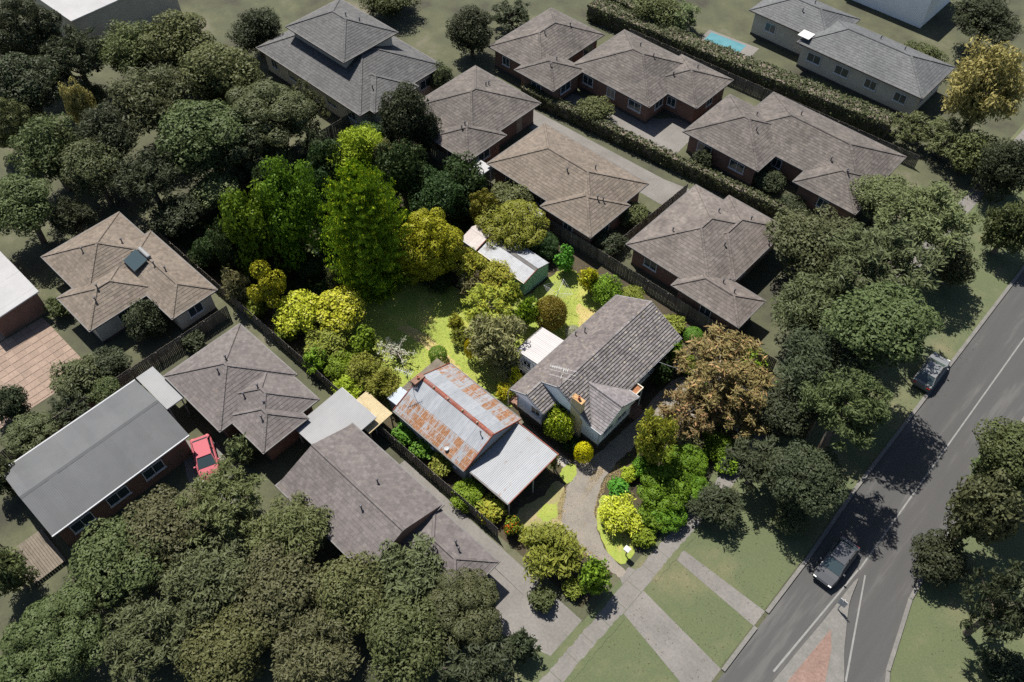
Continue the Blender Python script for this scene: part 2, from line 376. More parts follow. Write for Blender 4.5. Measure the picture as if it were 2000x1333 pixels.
drive_pts = smooth_outline([(12.3, -5.7), (13.3, -4.2), (13.6, 1.0), (13.4, 5.2), (13.9, 7.6), (15.3, 6.8), (15.2, 2.0), (15.2, -1.2), (15.15, -4.6), (15.61, -6.2), (16.27, -7.5), (16.93, -8.4), (17.9, -9.27), (19.14, -9.9), (20.7, -10.2), (21.5, -10.4), (21.5, -11.0), (20.5, -11.1), (18.6, -11.25), (17.2, -11.0), (16.1, -11.05), (15.1, -10.45), (14.3, -9.3), (13.55, -8.0), (13.4, -7.0), (12.95, -5.9)], 4)
sheet('gravel_driveway', ragged(drive_pts, .08, seed=2), .020, 'gravel')
LITTER = [smooth_outline(q, 4) for q in ([(15.2, -3.6), (15.8, -3.2), (16.1, -4.6), (15.95, -5.8), (16.3, -7.2), (16.9, -8.2), (16.5, -8.1), (15.7, -6.4), (15.3, -4.9)],
          [(14.15, -4.9), (14.75, -4.7), (15.09, -6.3), (15.3, -7.6), (14.9, -7.6), (14.4, -6.2)],
          [(17.6, -11.0), (18.8, -10.8), (20.5, -11.1), (19.4, -11.4), (18.2, -11.5)],
          [(13.45, -8.0), (13.9, -8.5), (14.9, -10.0), (15.2, -10.7), (14.5, -10.2), (13.7, -9.0)])]
sheet('worn_track', ragged(smooth_outline([(-8.6, -5.4), (-6.4, -4.9), (-3.6, -5.2), (.2, -5.6), (3.4, -6.0), (3.2, -6.6), (-.2, -6.4), (-3.8, -6.1), (-6.6, -6.0), (-8.8, -6.3)], 5), .16, .2, seed=8), .017, 'dry_grass')
sheet('dry_patch', ragged(smooth_outline([(1.6, 7.4), (3.0, 8.0), (4.4, 8.4), (4.6, 6.6), (3.6, 4.6), (3.2, 5.8)], 5), .18, .2, seed=9), .017, 'dry_grass')
sheet('concrete_path', [(10.9, -6.9), (11.3, -6.1), (12.4, -6.0), (13.0, -6.9), (12.5, -7.1), (12.0, -6.7), (11.3, -7.0)], .016, 'concrete')
sheet('side_path', [(4.6, -6.7), (12.0, -6.8), (12.2, -5.9), (4.6, -5.7)], .010, 'malthoid')
sheet('rear_concrete', [(-2.2, -12.6), (-1.0, -12.6), (-1.0, -6.9), (-2.2, -6.9)], .018, 'concrete')

# street (runs along Y at X 31..38), footpath, verge, crossovers, splitter island
sheet('road', [(31.3, -90), (60, -90), (52, -30), (43.0, -11), (39.6, -3.5), (38.3, 2.5), (38.0, 8), (38.0, 150), (31.0, 150), (31.0, 8), (31.3, 0)], .010, 'asphalt')
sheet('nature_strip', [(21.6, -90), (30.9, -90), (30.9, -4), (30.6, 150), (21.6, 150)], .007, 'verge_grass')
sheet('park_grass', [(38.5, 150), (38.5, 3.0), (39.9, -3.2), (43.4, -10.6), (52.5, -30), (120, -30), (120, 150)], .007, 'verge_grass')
sheet('neighbour_lawn', [(17.0, -40), (21.6, -40), (21.6, -15.6), (17.0, -15.6)], .007, 'verge_grass')
fp = MB()
for k in range(int(110 / 1.8)):
    y0 = -45 + k * 1.8; fp.box(22.0, 23.4, y0, y0 + 1.77, -.05, .022)
structure('footpath', fp, 'concrete_dull')
for nm, pts in (('driveway_crossover', [(23.43, -13.0), (23.43, -10.6), (31.0, -11.4), (31.0, -14.4)]),
                ('neighbour_crossover', [(23.43, -6.9), (23.43, -5.9), (31.0, -5.7), (31.0, -7.2)]),
                ('driveway_entry', [(21.45, -11.0), (21.45, -9.9), (21.98, -9.7), (21.98, -11.3)])):
    sheet(nm, pts, .019, 'concrete_dull')
for i_, (xa, xb) in enumerate(((21.7, 22.09), (23.31, 23.75))):
    e_ = ragged([(xa, -45), (xb, -45), (xb, -13.2), (xa, -13.2)], .07, .25, seed=60 + i_); sheet('grass_edge', e_, .027, 'verge_grass')
    e_ = ragged([(xa, -9.4), (xb, -9.4), (xb, 40), (xa, 40)], .07, .25, seed=70 + i_); sheet('grass_edge', e_, .027, 'verge_grass')
def kerb(name, pts, w=.3, h=.13):
    mb = MB()
    for a, b in zip(pts, pts[1:]):
        a, b = Vector((*a, 0)), Vector((*b, 0)); d = (b - a).normalized(); n = Vector((-d.y, d.x, 0)) * w
        mb.add([a, b, b + n, a + n, a + Vector((0, 0, h)), b + Vector((0, 0, h)), b + n + Vector((0, 0, h)), a + n + Vector((0, 0, h))],
               [(4, 5, 6, 7), (0, 1, 5, 4), (2, 3, 7, 6), (1, 2, 6, 5), (3, 0, 4, 7)])
    o = mb.build(name, 'kerb'); o['kind'] = 'structure'
kerb('kerb', [(31.3, -90), (31.3, -14.4)]); kerb('kerb', [(31.3, -11.4), (31.3, -7.2)]); kerb('kerb', [(31.3, -5.7), (31.3, 0), (31.0, 8), (31.0, 150)])
kerb('kerb', [(38.0, 150), (38.0, 8), (38.3, 2.5), (39.6, -3.5), (43.0, -11), (52, -30)])
isl = smooth_outline([(34.75, 1.2), (34.55, -3.0), (34.2, -9.0), (34.0, -16), (36.5, -16), (38.4, -8.5), (36.6, -4.0), (35.3, -1.0)], 5)
mb = MB(); mb.prism(isl, 0, .13); structure('traffic_island', mb, 'kerb')
mb = MB(); mb.prism([(35.25, -3.6), (34.9, -9.2), (35.2, -15), (36.0, -15), (37.4, -8.6), (36.0, -4.8)], .134, .15); structure('island_paving', mb, 'island_red')
ln = MB()
ln.poly([(34.45, 2), (34.57, 2), (34.57, 60), (34.45, 60)])
ln.poly([(34.40, 1.9), (34.52, 1.9), (33.9, -9), (33.75, -9)]); ln.poly([(35.0, 1.9), (35.12, 1.9), (38.0, -6.1), (37.85, -6.1)])
for i in range(len(ln.v)): ln.v[i] = (ln.v[i][0], ln.v[i][1], .014)
structure('road_marking', ln, 'road_paint')
# pale concrete drives of the neighbours
for nm, pts in (('neighbour_driveway', [(2.0, -16.75), (21.5, -17.1), (21.5, -15.5), (2.0, -15.3)]),
                ('neighbour_forecourt', [(8.8, -22.5), (17.0, -20.5), (21.5, -19.0), (21.5, -17.12), (8.8, -16.8)]),
                ('unit_driveway', [(-23, 23.9), (-1.0, 24.0), (9.5, 28.0), (9.5, 30.0), (-3, 27.4), (-23, 26.6)]),
                ('unit_drive_upper', [(-22, 28.6), (-5, 29.2), (13, 32), (13, 33.2), (-4.5, 31.4), (-5.2, 40.0), (-10, 35), (-22, 31.5)]),
                ('car_pad', [(-13.4, -27.0), (-10.9, -24.9), (-4.5, -26.6), (-5.5, -30.0), (-9.8, -28.6)])):
    sheet(nm, pts, .012, 'concrete_dull')
sheet('pool_coping', [(-15.6, 51.6), (-8.6, 52.4), (-8.9, 55.2), (-15.9, 54.4)], .010, 'concrete_dull')
sheet('swimming_pool_water', [(-15.1, 52.1), (-10.2, 52.65), (-10.45, 54.6), (-15.35, 54.05)], .016, 'pool_water')
# terracotta court: every paver its own piece under the court
court = structure('paved_court', MB().poly([(-34.4, -37.6, .01), (-25.6, -37.6, .01), (-25.6, -28.2, .01), (-34.4, -28.2, .01)]), 'paver_terracotta')
pv = MB(); pv.box(-.36, .36, -.36, .36, 0, .04); pvm = pv.mesh('paver'); pvm.materials.append(MATS['paver_terracotta'])
for i in range(11):
    for j in range(12):
        x, y = -34.0 + .78 * i, -37.15 + .78 * j
        o = bpy.data.objects.new('paver', pvm); COL.objects.link(o); o.parent = court
        o.location = (x, y, .0); o.rotation_euler.z = random.uniform(-.01, .01)
# the court's terrace carries on in plain terracotta toward the boundary
sheet('court_edge', [(-42, -46), (-22, -46), (-22.4, -40), (-25.3, -37.75), (-34.6, -37.75), (-34.6, -28), (-42, -33)], .009, 'paver_terracotta')

# ------------------------------------------------------------------ building kit
def slope_tiles(mb, O, U, V, ulen, n_courses, gauge, tw, rnd, thick=.035, full=True, cut=None):
    """lapped tiles on one roof plane; cut(v) gives the part of the course that is kept"""
    O, U, V = Vector(O), Vector(U).normalized(), Vector(V).normalized(); N = U.cross(V).normalized()
    if N.z < 0: N = -N
    for j in range(n_courses):
        v0 = j * gauge - .03; v1 = (j + 1) * gauge + .03
        a, b = (0.0, ulen) if cut is None else cut((j + .5) * gauge)
        if b - a < .05: continue
        u = a - (tw / 2 if j % 2 else 0)
        while u < b - .01:
            ua, ub = max(u, a), min(u + tw * .985, b); u += tw
            if ub - ua < .03: continue
            t = thick + rnd.uniform(-.006, .006); s = rnd.uniform(-.004, .004)
            lo = [O + U * ua + V * v0 + N * (t + s), O + U * ub + V * v0 + N * (t - s)]
            hi = [O + U * ub + V * v1 + N * .012, O + U * ua + V * v1 + N * .012]
            base = [O + U * ua + V * v0 - N * .004, O + U * ub + V * v0 - N * .004]
            k = len(mb.v); mb.v += [tuple(p) for p in (*lo, *hi, *base)]
            mb.f += [(k, k + 1, k + 2, k + 3), (k + 4, k + 5, k + 1, k)]
            if full: mb.f += [(k + 4, k, k + 3), (k + 1, k + 5, k + 2)]
def boards(mb, a, b, z0, z1, nrm, step=.17, top=None):
    """lapped weatherboards on a wall from a to b (xy); top(u) gives the wall's top edge for gables"""
    a, b = Vector((*a, 0)), Vector((*b, 0)); d = b - a; L = d.length; d.normalize(); n = Vector((*nrm, 0))
    k = 0
    while True:
        lo = z0 + k * step
        if top is None:
            if lo >= z1 - .01: break
            u0, u1, hi = 0, L, min(lo + step, z1)
        else:
            if lo >= z1 - .02: break
            hi = min(lo + step, z1); u0, u1 = top((lo + hi) / 2)
            if u1 - u0 < .05: break
        p = [a + d * u0 + n * .028, a + d * u1 + n * .028, a + d * u1 + n * .006, a + d * u0 + n * .006, a + d * u1, a + d * u0]
        zs = [lo, lo, hi, hi, lo, lo]
        mb.add([(q.x, q.y, z) for q, z in zip(p, zs)], [(0, 1, 2, 3), (5, 4, 1, 0)]); k += 1
def window(parent, c, nrm, w, h, frame='trim_white', mull=1):
    """window > frame, sill, pane; c is the centre on the wall face"""
    c = Vector(c); n = Vector((*nrm, 0)); t = Vector((-n.y, n.x, 0)); z = Vector((0, 0, 1)); f = .07
    def slab(mb, u0, u1, v0, v1, d0, d1):
        vs = [c + t * u + z * v + n * d for d in (d0, d1) for u, v in ((u0, v0), (u1, v0), (u1, v1), (u0, v1))]
        mb.add(vs, [(0, 3, 2, 1), (4, 5, 6, 7), (0, 1, 5, 4), (1, 2, 6, 5), (2, 3, 7, 6), (3, 0, 4, 7)])
    win = MB(); slab(win, -w / 2, -w / 2 + f, -h / 2, h / 2, -.02, .075); slab(win, w / 2 - f, w / 2, -h / 2, h / 2, -.02, .075)
    slab(win, -w / 2 + f, w / 2 - f, h / 2 - f, h / 2, -.02, .072); slab(win, -w / 2 + f, w / 2 - f, -h / 2, -h / 2 + f, -.02, .072)
    for k in range(1, mull + 1):
        u = -w / 2 + w * k / (mull + 1); slab(win, u - .025, u + .025, -h / 2 + f, h / 2 - f, -.02, .066)
    o = win.build('window', frame, parent)
    p = MB(); slab(p, -w / 2 + f, w / 2 - f, -h / 2 + f, h / 2 - f, -.02, .036); p.build('pane', 'glass', o)
    s = MB(); slab(s, -w / 2 - .06, w / 2 + .06, -h / 2 - .07, -h / 2 - .003, -.02, .13); s.build('sill', frame, o)
    return o
def sheet_mesh(name, w, L, n=5, amp=.010, rows=2):
    """one corrugated sheet: local X across, Y up the slope, Z out"""
    nx = n * 6; vs = []; fs = []
    for j in range(rows):
        for i in range(nx + 1):
            vs.append((w * i / nx, L * j / (rows - 1), amp * math.sin(2 * math.pi * n * i / nx) + amp))
    for j in range(rows - 1):
        for i in range(nx): a = j * (nx + 1) + i; fs.append((a, a + 1, a + nx + 2, a + nx + 1))
    me = bpy.data.meshes.new(name); me.from_pydata(vs, [], fs); me.update()
    me.shade_smooth(); return me
def lay_sheets(parent, O, U, V, width, length, mat, rnd, w=.76, rows=1, name='roof_sheet', rust=None, n=5, aged=0.0):
    O, U, V = Vector(O), Vector(U).normalized(), Vector(V).normalized(); N = U.cross(V).normalized()
    cnt = max(1, round(width / w)); ww = width / cnt; L = length / rows
    me = sheet_mesh(name, ww * 1.015, L + (.12 if rows > 1 else 0), n, .007 if n > 1 else .036)
    for r in range(rows):
        for i in range(cnt):
            o = put(name, me, mat, None, mat_on_object=True)
            z = .012 * r + rnd.uniform(0, .006) + (.003 if i % 2 else 0)
            tilt = rnd.uniform(-.0025, .0025)
            T = Matrix((U, (V + N * tilt).normalized(), N)).transposed().to_4x4(); T.translation = O + U * (ww * i) + V * (L * r + rnd.uniform(-.025, .02)) + N * z
            o.parent = parent; o.matrix_parent_inverse = Matrix.Translation(-Vector(parent.location)); o.matrix_basis = T
            if rust: o.color = (rust(i, r), aged, 0, 1)
def ridge_caps(mb, a, b, r=.11, step=.38, lift=.03):
    a, b = Vector(a), Vector(b); L = (b - a).length; n = max(1, int(L / step)); d = (b - a).normalized()
    s = d.cross(Vector((0, 0, 1))).normalized(); u = s.cross(d)
    if u.z < 0: u = -u
    for k in range(n):
        p, q = a + d * (L * k / n), a + d * (L * (k + 1) / n + .05)
        vs = []
        for c, h in ((p, .02), (q, 0.0)):
            vs += [c - s * r * 1.35 + u * (lift - .06), c - s * r * .8 + u * (lift + .045 + h), c + s * r * .8 + u * (lift + .045 + h), c + s * r * 1.35 + u * (lift - .06)]
        mb.add(vs, [(0, 1, 5, 4), (1, 2, 6, 5), (2, 3, 7, 6), (0, 3, 2, 1), (4, 5, 6, 7)])

def block_roof(hs, b, mat, rnd, pitch, tile=(.30, .34), full=False):
    """tiled hip or gable roof over one rectangle of eaves: adds deck, tiles, caps, gutter"""
    x0, x1, y0, y1, z = b['r'][0], b['r'][1], b['r'][2], b['r'][3], b['z']
    t = math.tan(R(pitch)); c, s = math.cos(R(pitch)), math.sin(R(pitch)); dx, dy = x1 - x0, y1 - y0
    tl = MB(); cap = MB(); g_, tw = tile
    if b.get('kind', 'hip') == 'hip':
        w = min(dx, dy) / 2; n = int(round(w / c / g_)); gg = w / c / n; rz = z + w * t
        sides = [((x0, y0, z), (1, 0, 0), (0, c, s), dx), ((x1, y0, z), (0, 1, 0), (-c, 0, s), dy), ((x1, y1, z), (-1, 0, 0), (0, -c, s), dx), ((x0, y1, z), (0, -1, 0), (c, 0, s), dy)]
        for O, U, V, L in sides: slope_tiles(tl, O, U, V, L, n, gg, tw, rnd, full=full, cut=lambda v, L=L: (v * c, L - v * c))
        if dx >= dy: ra, rb = (x0 + w, (y0 + y1) / 2, rz), (x1 - w, (y0 + y1) / 2, rz)
        else: ra, rb = ((x0 + x1) / 2, y0 + w, rz), ((x0 + x1) / 2, y1 - w, rz)
        if (Vector(rb) - Vector(ra)).length > .3: ridge_caps(cap, ra, rb)
        cor = [(x0, y0, z), (x1, y0, z), (x1, y1, z), (x0, y1, z)]
        ends = [ra, rb, rb, ra] if dx >= dy else [ra, ra, rb, rb]
        for p, q in zip(cor, ends): ridge_caps(cap, p, q)
        deck = MB(); k = .02
        P = [(p[0], p[1], p[2] - k) for p in cor] + [(ra[0], ra[1], ra[2] - k), (rb[0], rb[1], rb[2] - k)]
        deck.add(P, [(0, 1, 5, 4), (1, 2, 5), (2, 3, 4, 5), (3, 0, 4), (3, 2, 1, 0)] if dx >= dy else [(0, 1, 4), (1, 2, 5, 4), (2, 3, 5), (3, 0, 4, 5), (3, 2, 1, 0)])
    else:
        ax = b['axis']; w = (dy if ax == 'x' else dx) / 2; n = int(round(w / c / g_)); gg = w / c / n; rz = z + w * t
        if ax == 'x':
            sides = [((x0, y0, z), (1, 0, 0), (0, c, s), dx), ((x1, y1, z), (-1, 0, 0), (0, -c, s), dx)]; ra, rb = (x0, (y0 + y1) / 2, rz), (x1, (y0 + y1) / 2, rz)
            P = [(x0, y0, z), (x1, y0, z), (x1, y1, z), (x0, y1, z), ra, rb]; F = [(0, 1, 5, 4), (2, 3, 4, 5), (0, 4, 3), (1, 2, 5), (3, 2, 1, 0)]
        else:
            sides = [((x1, y0, z), (0, 1, 0), (-c, 0, s), dy), ((x0, y1, z), (0, -1, 0), (c, 0, s), dy)]; ra, rb = ((x0 + x1) / 2, y0, rz), ((x0 + x1) / 2, y1, rz)
            P = [(x0, y0, z), (x1, y0, z), (x1, y1, z), (x0, y1, z), ra, rb]; F = [(0, 1, 4), (1, 2, 5, 4), (2, 3, 5), (3, 0, 4, 5), (3, 2, 1, 0)]
        for O, U, V, L in sides: slope_tiles(tl, O, U, V, L, n, gg, tw, rnd, full=full)
        ridge_caps(cap, ra, rb); deck = MB(); deck.add([(p[0], p[1], p[2] - .02) for p in P], F)
    ro = deck.build('roof', 'dark_base' if b.get('kind', 'hip') == 'hip' else b.get('gablemat', 'cream_wall'), hs)
    stuff(tl.build('roof_tiles', mat, ro)); stuff(cap.build('ridge_caps', mat, ro))
    gt = MB(); q = .13
    gt.box(x0 - q, x1 + q, y0 - q, y0 - .005, z - .12, z + .02); gt.box(x0 - q, x1 + q, y1 + .005, y1 + q, z - .12, z + .02)
    gt.box(x0 - q, x0 - .005, y0 - .004, y1 + .004, z - .12, z + .02); gt.box(x1 + .005, x1 + q, y0 - .004, y1 + .004, z - .12, z + .02)
    gt.build('gutter', b.get('gutter', 'gutter_dark'), ro)
    return ro
def neighbour(name, label, blocks, tile, wall, seed, pitch=22, over=.5, frame='trim_white', extra=None, gauge=(.32, .34)):
    rnd = random.Random(seed); b0 = blocks[0]['r']
    hs = thing(name, label, 'house', ((b0[0] + b0[1]) / 2, (b0[2] + b0[3]) / 2, 0))
    rects = [(b['r'][0] + over, b['r'][1] - over, b['r'][2] + over, b['r'][3] - over, b['z']) for b in blocks]
    for bi, (b, (x0, x1, y0, y1, z)) in enumerate(zip(blocks, rects)):
        w = MB(); zz = z - .03 - .004 * bi; e = .003 * bi
        w.box(x0 + e, x1 - e, y0 + e, y1 - e, -.05, zz); w.build('wall', wall, hs)
        bb = MB(); bb.box(x0 + e - .03, x1 - e + .03, y0 + e - .03, y1 - e + .03, -.04, .32 + e); bb.build('plinth', 'dark_base', hs)
        block_roof(hs, b, tile, rnd, b.get('pitch', pitch), gauge)
        zb = b.get('base', 0.0)
        for q in range(2):      # vent pipes through the tiles
            vx, vy = x0 + (x1 - x0) * rnd.uniform(.25, .75), y0 + (y1 - y0) * rnd.uniform(.2, .8); rr = b['r']
            inset = min(vy - rr[2], rr[3] - vy) if b.get('kind', 'hip') == 'gable' else min(vx - rr[0], rr[1] - vx, vy - rr[2], rr[3] - vy)
            vz = z + inset * math.tan(R(b.get('pitch', pitch))); v = MB(); v.tube([(vx, vy, vz - .1), (vx, vy, vz + .4)], .06, 8); v.lathe((vx, vy, vz + .4), [(.06, 0), (.11, .02), (.11, .09), (.03, .14)], 8); v.build('vent_pipe', 'dark_metal', hs)
        for (p, q, nrm) in (((x0, y0), (x1, y0), (0, -1)), ((x1, y0), (x1, y1), (1, 0)), ((x1, y1), (x0, y1), (0, 1)), ((x0, y1), (x0, y0), (-1, 0))):
            L = math.dist(p, q); n = int(L / 3.4)
            for k in range(n):
                t = (k + .5) / n; cx, cy = p[0] + (q[0] - p[0]) * t, p[1] + (q[1] - p[1]) * t
                if any(r[0] - .2 < cx + nrm[0] * .4 < r[1] + .2 and r[2] - .2 < cy + nrm[1] * .4 < r[3] + .2 for r in rects): continue
                if nrm == (1, 0) and k == n // 2 and bi == 0 and zb == 0:
                    d = MB(); d.box(cx - .02, cx + .06, cy - .45, cy + .45, .34, 2.35); do = d.build('door', 'timber', hs)
                    h = MB(); h.box(cx + .061, cx + .11, cy + .3, cy + .36, 1.3, 1.42); h.build('handle', 'aluminium', do); continue
                window(hs, (cx + nrm[0] * (-e), cy + nrm[1] * (-e), zb + (z - zb) * .58), nrm, rnd.choice((1.5, 1.8, 1.2)), 1.15, frame)
    return hs
def metal_gable(name, label, cat, x0, x1, y0, y1, z, axis, pitch, mat, wall, seed, over=.35, w=.76):
    rnd = random.Random(seed); hs = thing(name, label, cat, ((x0 + x1) / 2, (y0 + y1) / 2, 0))
    t, c, s = math.tan(R(pitch)), math.cos(R(pitch)), math.sin(R(pitch))
    W = MB(); W.box(x0 + over, x1 - over, y0 + over, y1 - over, -.05, z); W.build('wall', wall, hs)
    d = MB()
    if axis == 'y':
        h = (x1 - x0) / 2; m = (x0 + x1) / 2; rz = z + h * t
        d.add([(x0, y0, z), (x1, y0, z), (x1, y1, z), (x0, y1, z), (m, y0, rz), (m, y1, rz)], [(0, 1, 4), (1, 2, 5, 4), (2, 3, 5), (3, 0, 4, 5), (3, 2, 1, 0)])
        d.build('roof', wall, hs)
        lay_sheets(hs, (x1, y0, z + .01), (0, 1, 0), (-c, 0, s), y1 - y0, h / c, mat, rnd, w); lay_sheets(hs, (x0, y1, z + .01), (0, -1, 0), (c, 0, s), y1 - y0, h / c, mat, rnd, w)
        r = MB(); r.add([(m - .22, y0, rz - .02), (m, y0, rz + .07), (m + .22, y0, rz - .02), (m - .22, y1, rz - .02), (m, y1, rz + .07), (m + .22, y1, rz - .02)], [(0, 1, 4, 3), (1, 2, 5, 4), (0, 2, 1), (3, 4, 5)]); r.build('ridge_cap', mat, hs)
        for xa, xb in ((x0 - .12, x0 - .004), (x1 + .004, x1 + .12)): gt = MB(); gt.box(xa, xb, y0, y1, z - .1, z + .02); gt.build('gutter', 'trim_grey', hs)
    else:
        h = (y1 - y0) / 2; m = (y0 + y1) / 2; rz = z + h * t
        d.add([(x0, y0, z), (x1, y0, z), (x1, y1, z), (x0, y1, z), (x0, m, rz), (x1, m, rz)], [(0, 1, 5, 4), (2, 3, 4, 5), (0, 4, 3), (1, 2, 5), (3, 2, 1, 0)])
        d.build('roof', wall, hs)
        lay_sheets(hs, (x0, y0, z + .01), (1, 0, 0), (0, c, s), x1 - x0, h / c, mat, rnd, w); lay_sheets(hs, (x1, y1, z + .01), (-1, 0, 0), (0, -c, s), x1 - x0, h / c, mat, rnd, w)
        r = MB(); r.add([(x0, m - .22, rz - .02), (x0, m, rz + .07), (x0, m + .22, rz - .02), (x1, m - .22, rz - .02), (x1, m, rz + .07), (x1, m + .22, rz - .02)], [(0, 1, 4, 3), (1, 2, 5, 4), (0, 2, 1), (3, 4, 5)]); r.build('ridge_cap', mat, hs)
        for ya, yb in ((y0 - .12, y0 - .004), (y1 + .004, y1 + .12)): gt = MB(); gt.box(x0, x1, ya, yb, z - .1, z + .02); gt.build('gutter', 'trim_grey', hs)
    return hs
def skillion(name, label, cat, x0, x1, y0, y1, zs, mat, wall, seed, slope_axis='x', over=.2, posts=False, trim='trim_white', w=.76, n=5, thick=.12):
    """flat-sloped roof; zs = eave heights at (low end, high end) along the slope axis"""
    rnd = random.Random(seed); hs = thing(name, label, cat, ((x0 + x1) / 2, (y0 + y1) / 2, 0)); za, zb = zs
    zc = {(0, 0): za, (1, 0): zb if slope_axis == 'x' else za, (1, 1): zb, (0, 1): za if slope_axis == 'x' else zb}
    def top(i, j): return ((x0, x1)[i], (y0, y1)[j], zc[(i, j)])
    P = [top(0, 0), top(1, 0), top(1, 1), top(0, 1)]
    d = MB(); d.add([(p[0], p[1], p[2] - thick) for p in P] + [(p[0], p[1], p[2] - .005) for p in P], [(3, 2, 1, 0), (4, 5, 6, 7), (0, 1, 5, 4), (1, 2, 6, 5), (2, 3, 7, 6), (3, 0, 4, 7)]); d.build('fascia', trim, hs)
    if slope_axis == 'x':
        L = math.hypot(x1 - x0, zb - za); lay_sheets(hs, (x0, y1, za), (0, -1, 0), (x1 - x0, 0, zb - za), y1 - y0, L, mat, rnd, w, n=n)
    else:
        L = math.hypot(y1 - y0, zb - za); lay_sheets(hs, (x0, y0, za), (1, 0, 0), (0, y1 - y0, zb - za), x1 - x0, L, mat, rnd, w, n=n)
    if posts:
        for i in (0, 1):
            for j in (0, 1):
                x = x0 + over if i == 0 else x1 - over; y = y0 + over if j == 0 else y1 - over
                p = MB(); p.box(x - .05, x + .05, y - .05, y + .05, 0, zc[(i, j)] - thick - .002); p.build('post', wall, hs)
    else:
        W = MB(); a, b_, c_, e_ = x0 + over, x1 - over, y0 + over, y1 - over; k = thick + .012
        W.add([(a, c_, -.05), (b_, c_, -.05), (b_, e_, -.05), (a, e_, -.05), (a, c_, zc[(0, 0)] - k), (b_, c_, zc[(1, 0)] - k), (b_, e_, zc[(1, 1)] - k), (a, e_, zc[(0, 1)] - k)], [(0, 3, 2, 1), (4, 5, 6, 7), (0, 1, 5, 4), (1, 2, 6, 5), (2, 3, 7, 6), (3, 0, 4, 7)])
        W.build('wall', wall, hs)
    return hs

# ------------------------------------------------------------------ the white weatherboard house
rnd = random.Random(11)
H = thing('weatherboard_house', 'white weatherboard house with grey tiled gable roof behind the gravel driveway', 'house', (8.7, 2.0, 0))
PT = 29.1; ct, st, tt = math.cos(R(PT)), math.sin(R(PT)), math.tan(R(PT))
EX0, EX1, EZ, RX = 5.15, 12.33, 3.30, 8.74; RZ = EZ + (RX - EX0) * tt
Y0, Y1, YS = -3.88, 8.55, -5.66          # main near verge, far verge, small gable verge
SX1 = 8.70; SRX = (EX0 + SX1) / 2; SRZ = EZ + (SRX - EX0) * tt
WX, WY0, WY1 = 13.50, -3.84, 1.00; WRY = (WY0 + WY1) / 2; WRZ = EZ + (WRY - WY0) * tt
GA, TW = .257, .235
# walls
wb = MB()
boards(wb, (5.62, 8.12), (5.62, -5.25), .75, 3.28, (-1, 0)); boards(wb, (5.62, -5.25), (8.28, -5.25), .75, 3.28, (0, -1))
boards(wb, (8.28, -5.25), (8.28, -3.52), .75, 3.28, (1, 0)); boards(wb, (8.28, -3.52), (13.05, -3.52), .75, 3.28, (0, -1))
boards(wb, (13.05, -3.52), (13.05, .62), .75, 3.28, (1, 0)); boards(wb, (13.05, .62), (11.90, .62), .75, 3.28, (0, 1))
boards(wb, (11.90, .62), (11.90, 8.12), .75, 3.28, (1, 0)); boards(wb, (11.90, 8.12), (5.62, 8.12), .75, 3.28, (0, 1))
def gable_span(c, z0, half):       # widths that remain under a gable of the house pitch
    return lambda z: (max(0, (z - z0) / tt), 2 * half - max(0, (z - z0) / tt))
boards(wb, (5.30, -5.25), (8.55, -5.25), 3.29, SRZ - .05, (0, -1), top=gable_span(0, 3.36, 1.625))
boards(wb, (5.40, -3.52), (12.08, -3.52), 3.29, RZ - .05, (0, -1), top=gable_span(0, 3.40, 3.34))
boards(wb, (13.05, -3.66), (13.05, .82), 3.29, WRZ - .05, (1, 0), top=gable_span(0, 3.36, 2.24))
boards(wb, (12.08, 8.12), (5.40, 8.12), 3.29, RZ - .05, (0, 1), top=gable_span(0, 3.40, 3.34))
stuff(wb.build('weatherboards', 'white_wall', H))
core = MB(); core.box(5.64, 11.88, -3.50, 8.10, .02, 3.27); core.build('wall', 'white_wall', H)
core = MB(); core.box(5.64, 8.26, -5.23, -3.51, .02, 3.27); core.build('wall', 'white_wall', H)
core = MB(); core.box(11.89, 13.03, -3.50, .60, .02, 3.27); core.build('wall', 'white_wall', H)
bs = MB(); bs.box(5.66, 11.93, -3.56, 8.15, 0, .74); bs.box(5.66, 8.31, -5.28, -3.57, 0, .738); bs.box(11.94, 13.08, -3.555, .655, 0, .736); bs.build('base', 'dark_base', H)
for x, y in ((5.60, -5.27), (8.30, -5.27), (13.07, -3.54), (13.07, .64)):
    c = MB(); c.box(x - .045, x + .045, y - .045, y + .045, .74, 3.26); c.build('corner_stop', 'trim_white', H)
# roof carcass
rf = MB(); k = .03
rf.add([(EX0, Y0, EZ - k), (EX1, Y0, EZ - k), (EX1, Y1, EZ - k), (EX0, Y1, EZ - k), (RX, Y0, RZ - k), (RX, Y1, RZ - k)], [(0, 1, 4), (1, 2, 5, 4), (2, 3, 5), (3, 0, 4, 5), (3, 2, 1, 0)])
# (gable infill sits behind the boards, the overhang is a soffit)
roof = rf.build('roof', 'white_wall', H)
rf = MB(); rf.add([(EX0, YS, EZ - k), (SX1, YS, EZ - k), (SX1, -3.55, EZ - k), (EX0, -3.55, EZ - k), (SRX, YS, SRZ - k), (SRX, -3.55, SRZ - k)], [(0, 1, 4), (1, 2, 5, 4), (2, 3, 5), (3, 0, 4, 5), (3, 2, 1, 0)]); sroof = rf.build('roof', 'white_wall', H)
rf = MB(); rf.add([(10.0, WY0, EZ - k), (WX, WY0, EZ - k), (WX, WY1, EZ - k), (10.0, WY1, EZ - k), (10.0, WRY, WRZ - k), (WX, WRY, WRZ - k)], [(0, 1, 5, 4), (2, 3, 4, 5), (0, 4, 3), (1, 2, 5), (3, 2, 1, 0)]); wroof = rf.build('roof', 'white_wall', H)
L = (RX - EX0) / ct; n = round(L / GA); gg = L / n
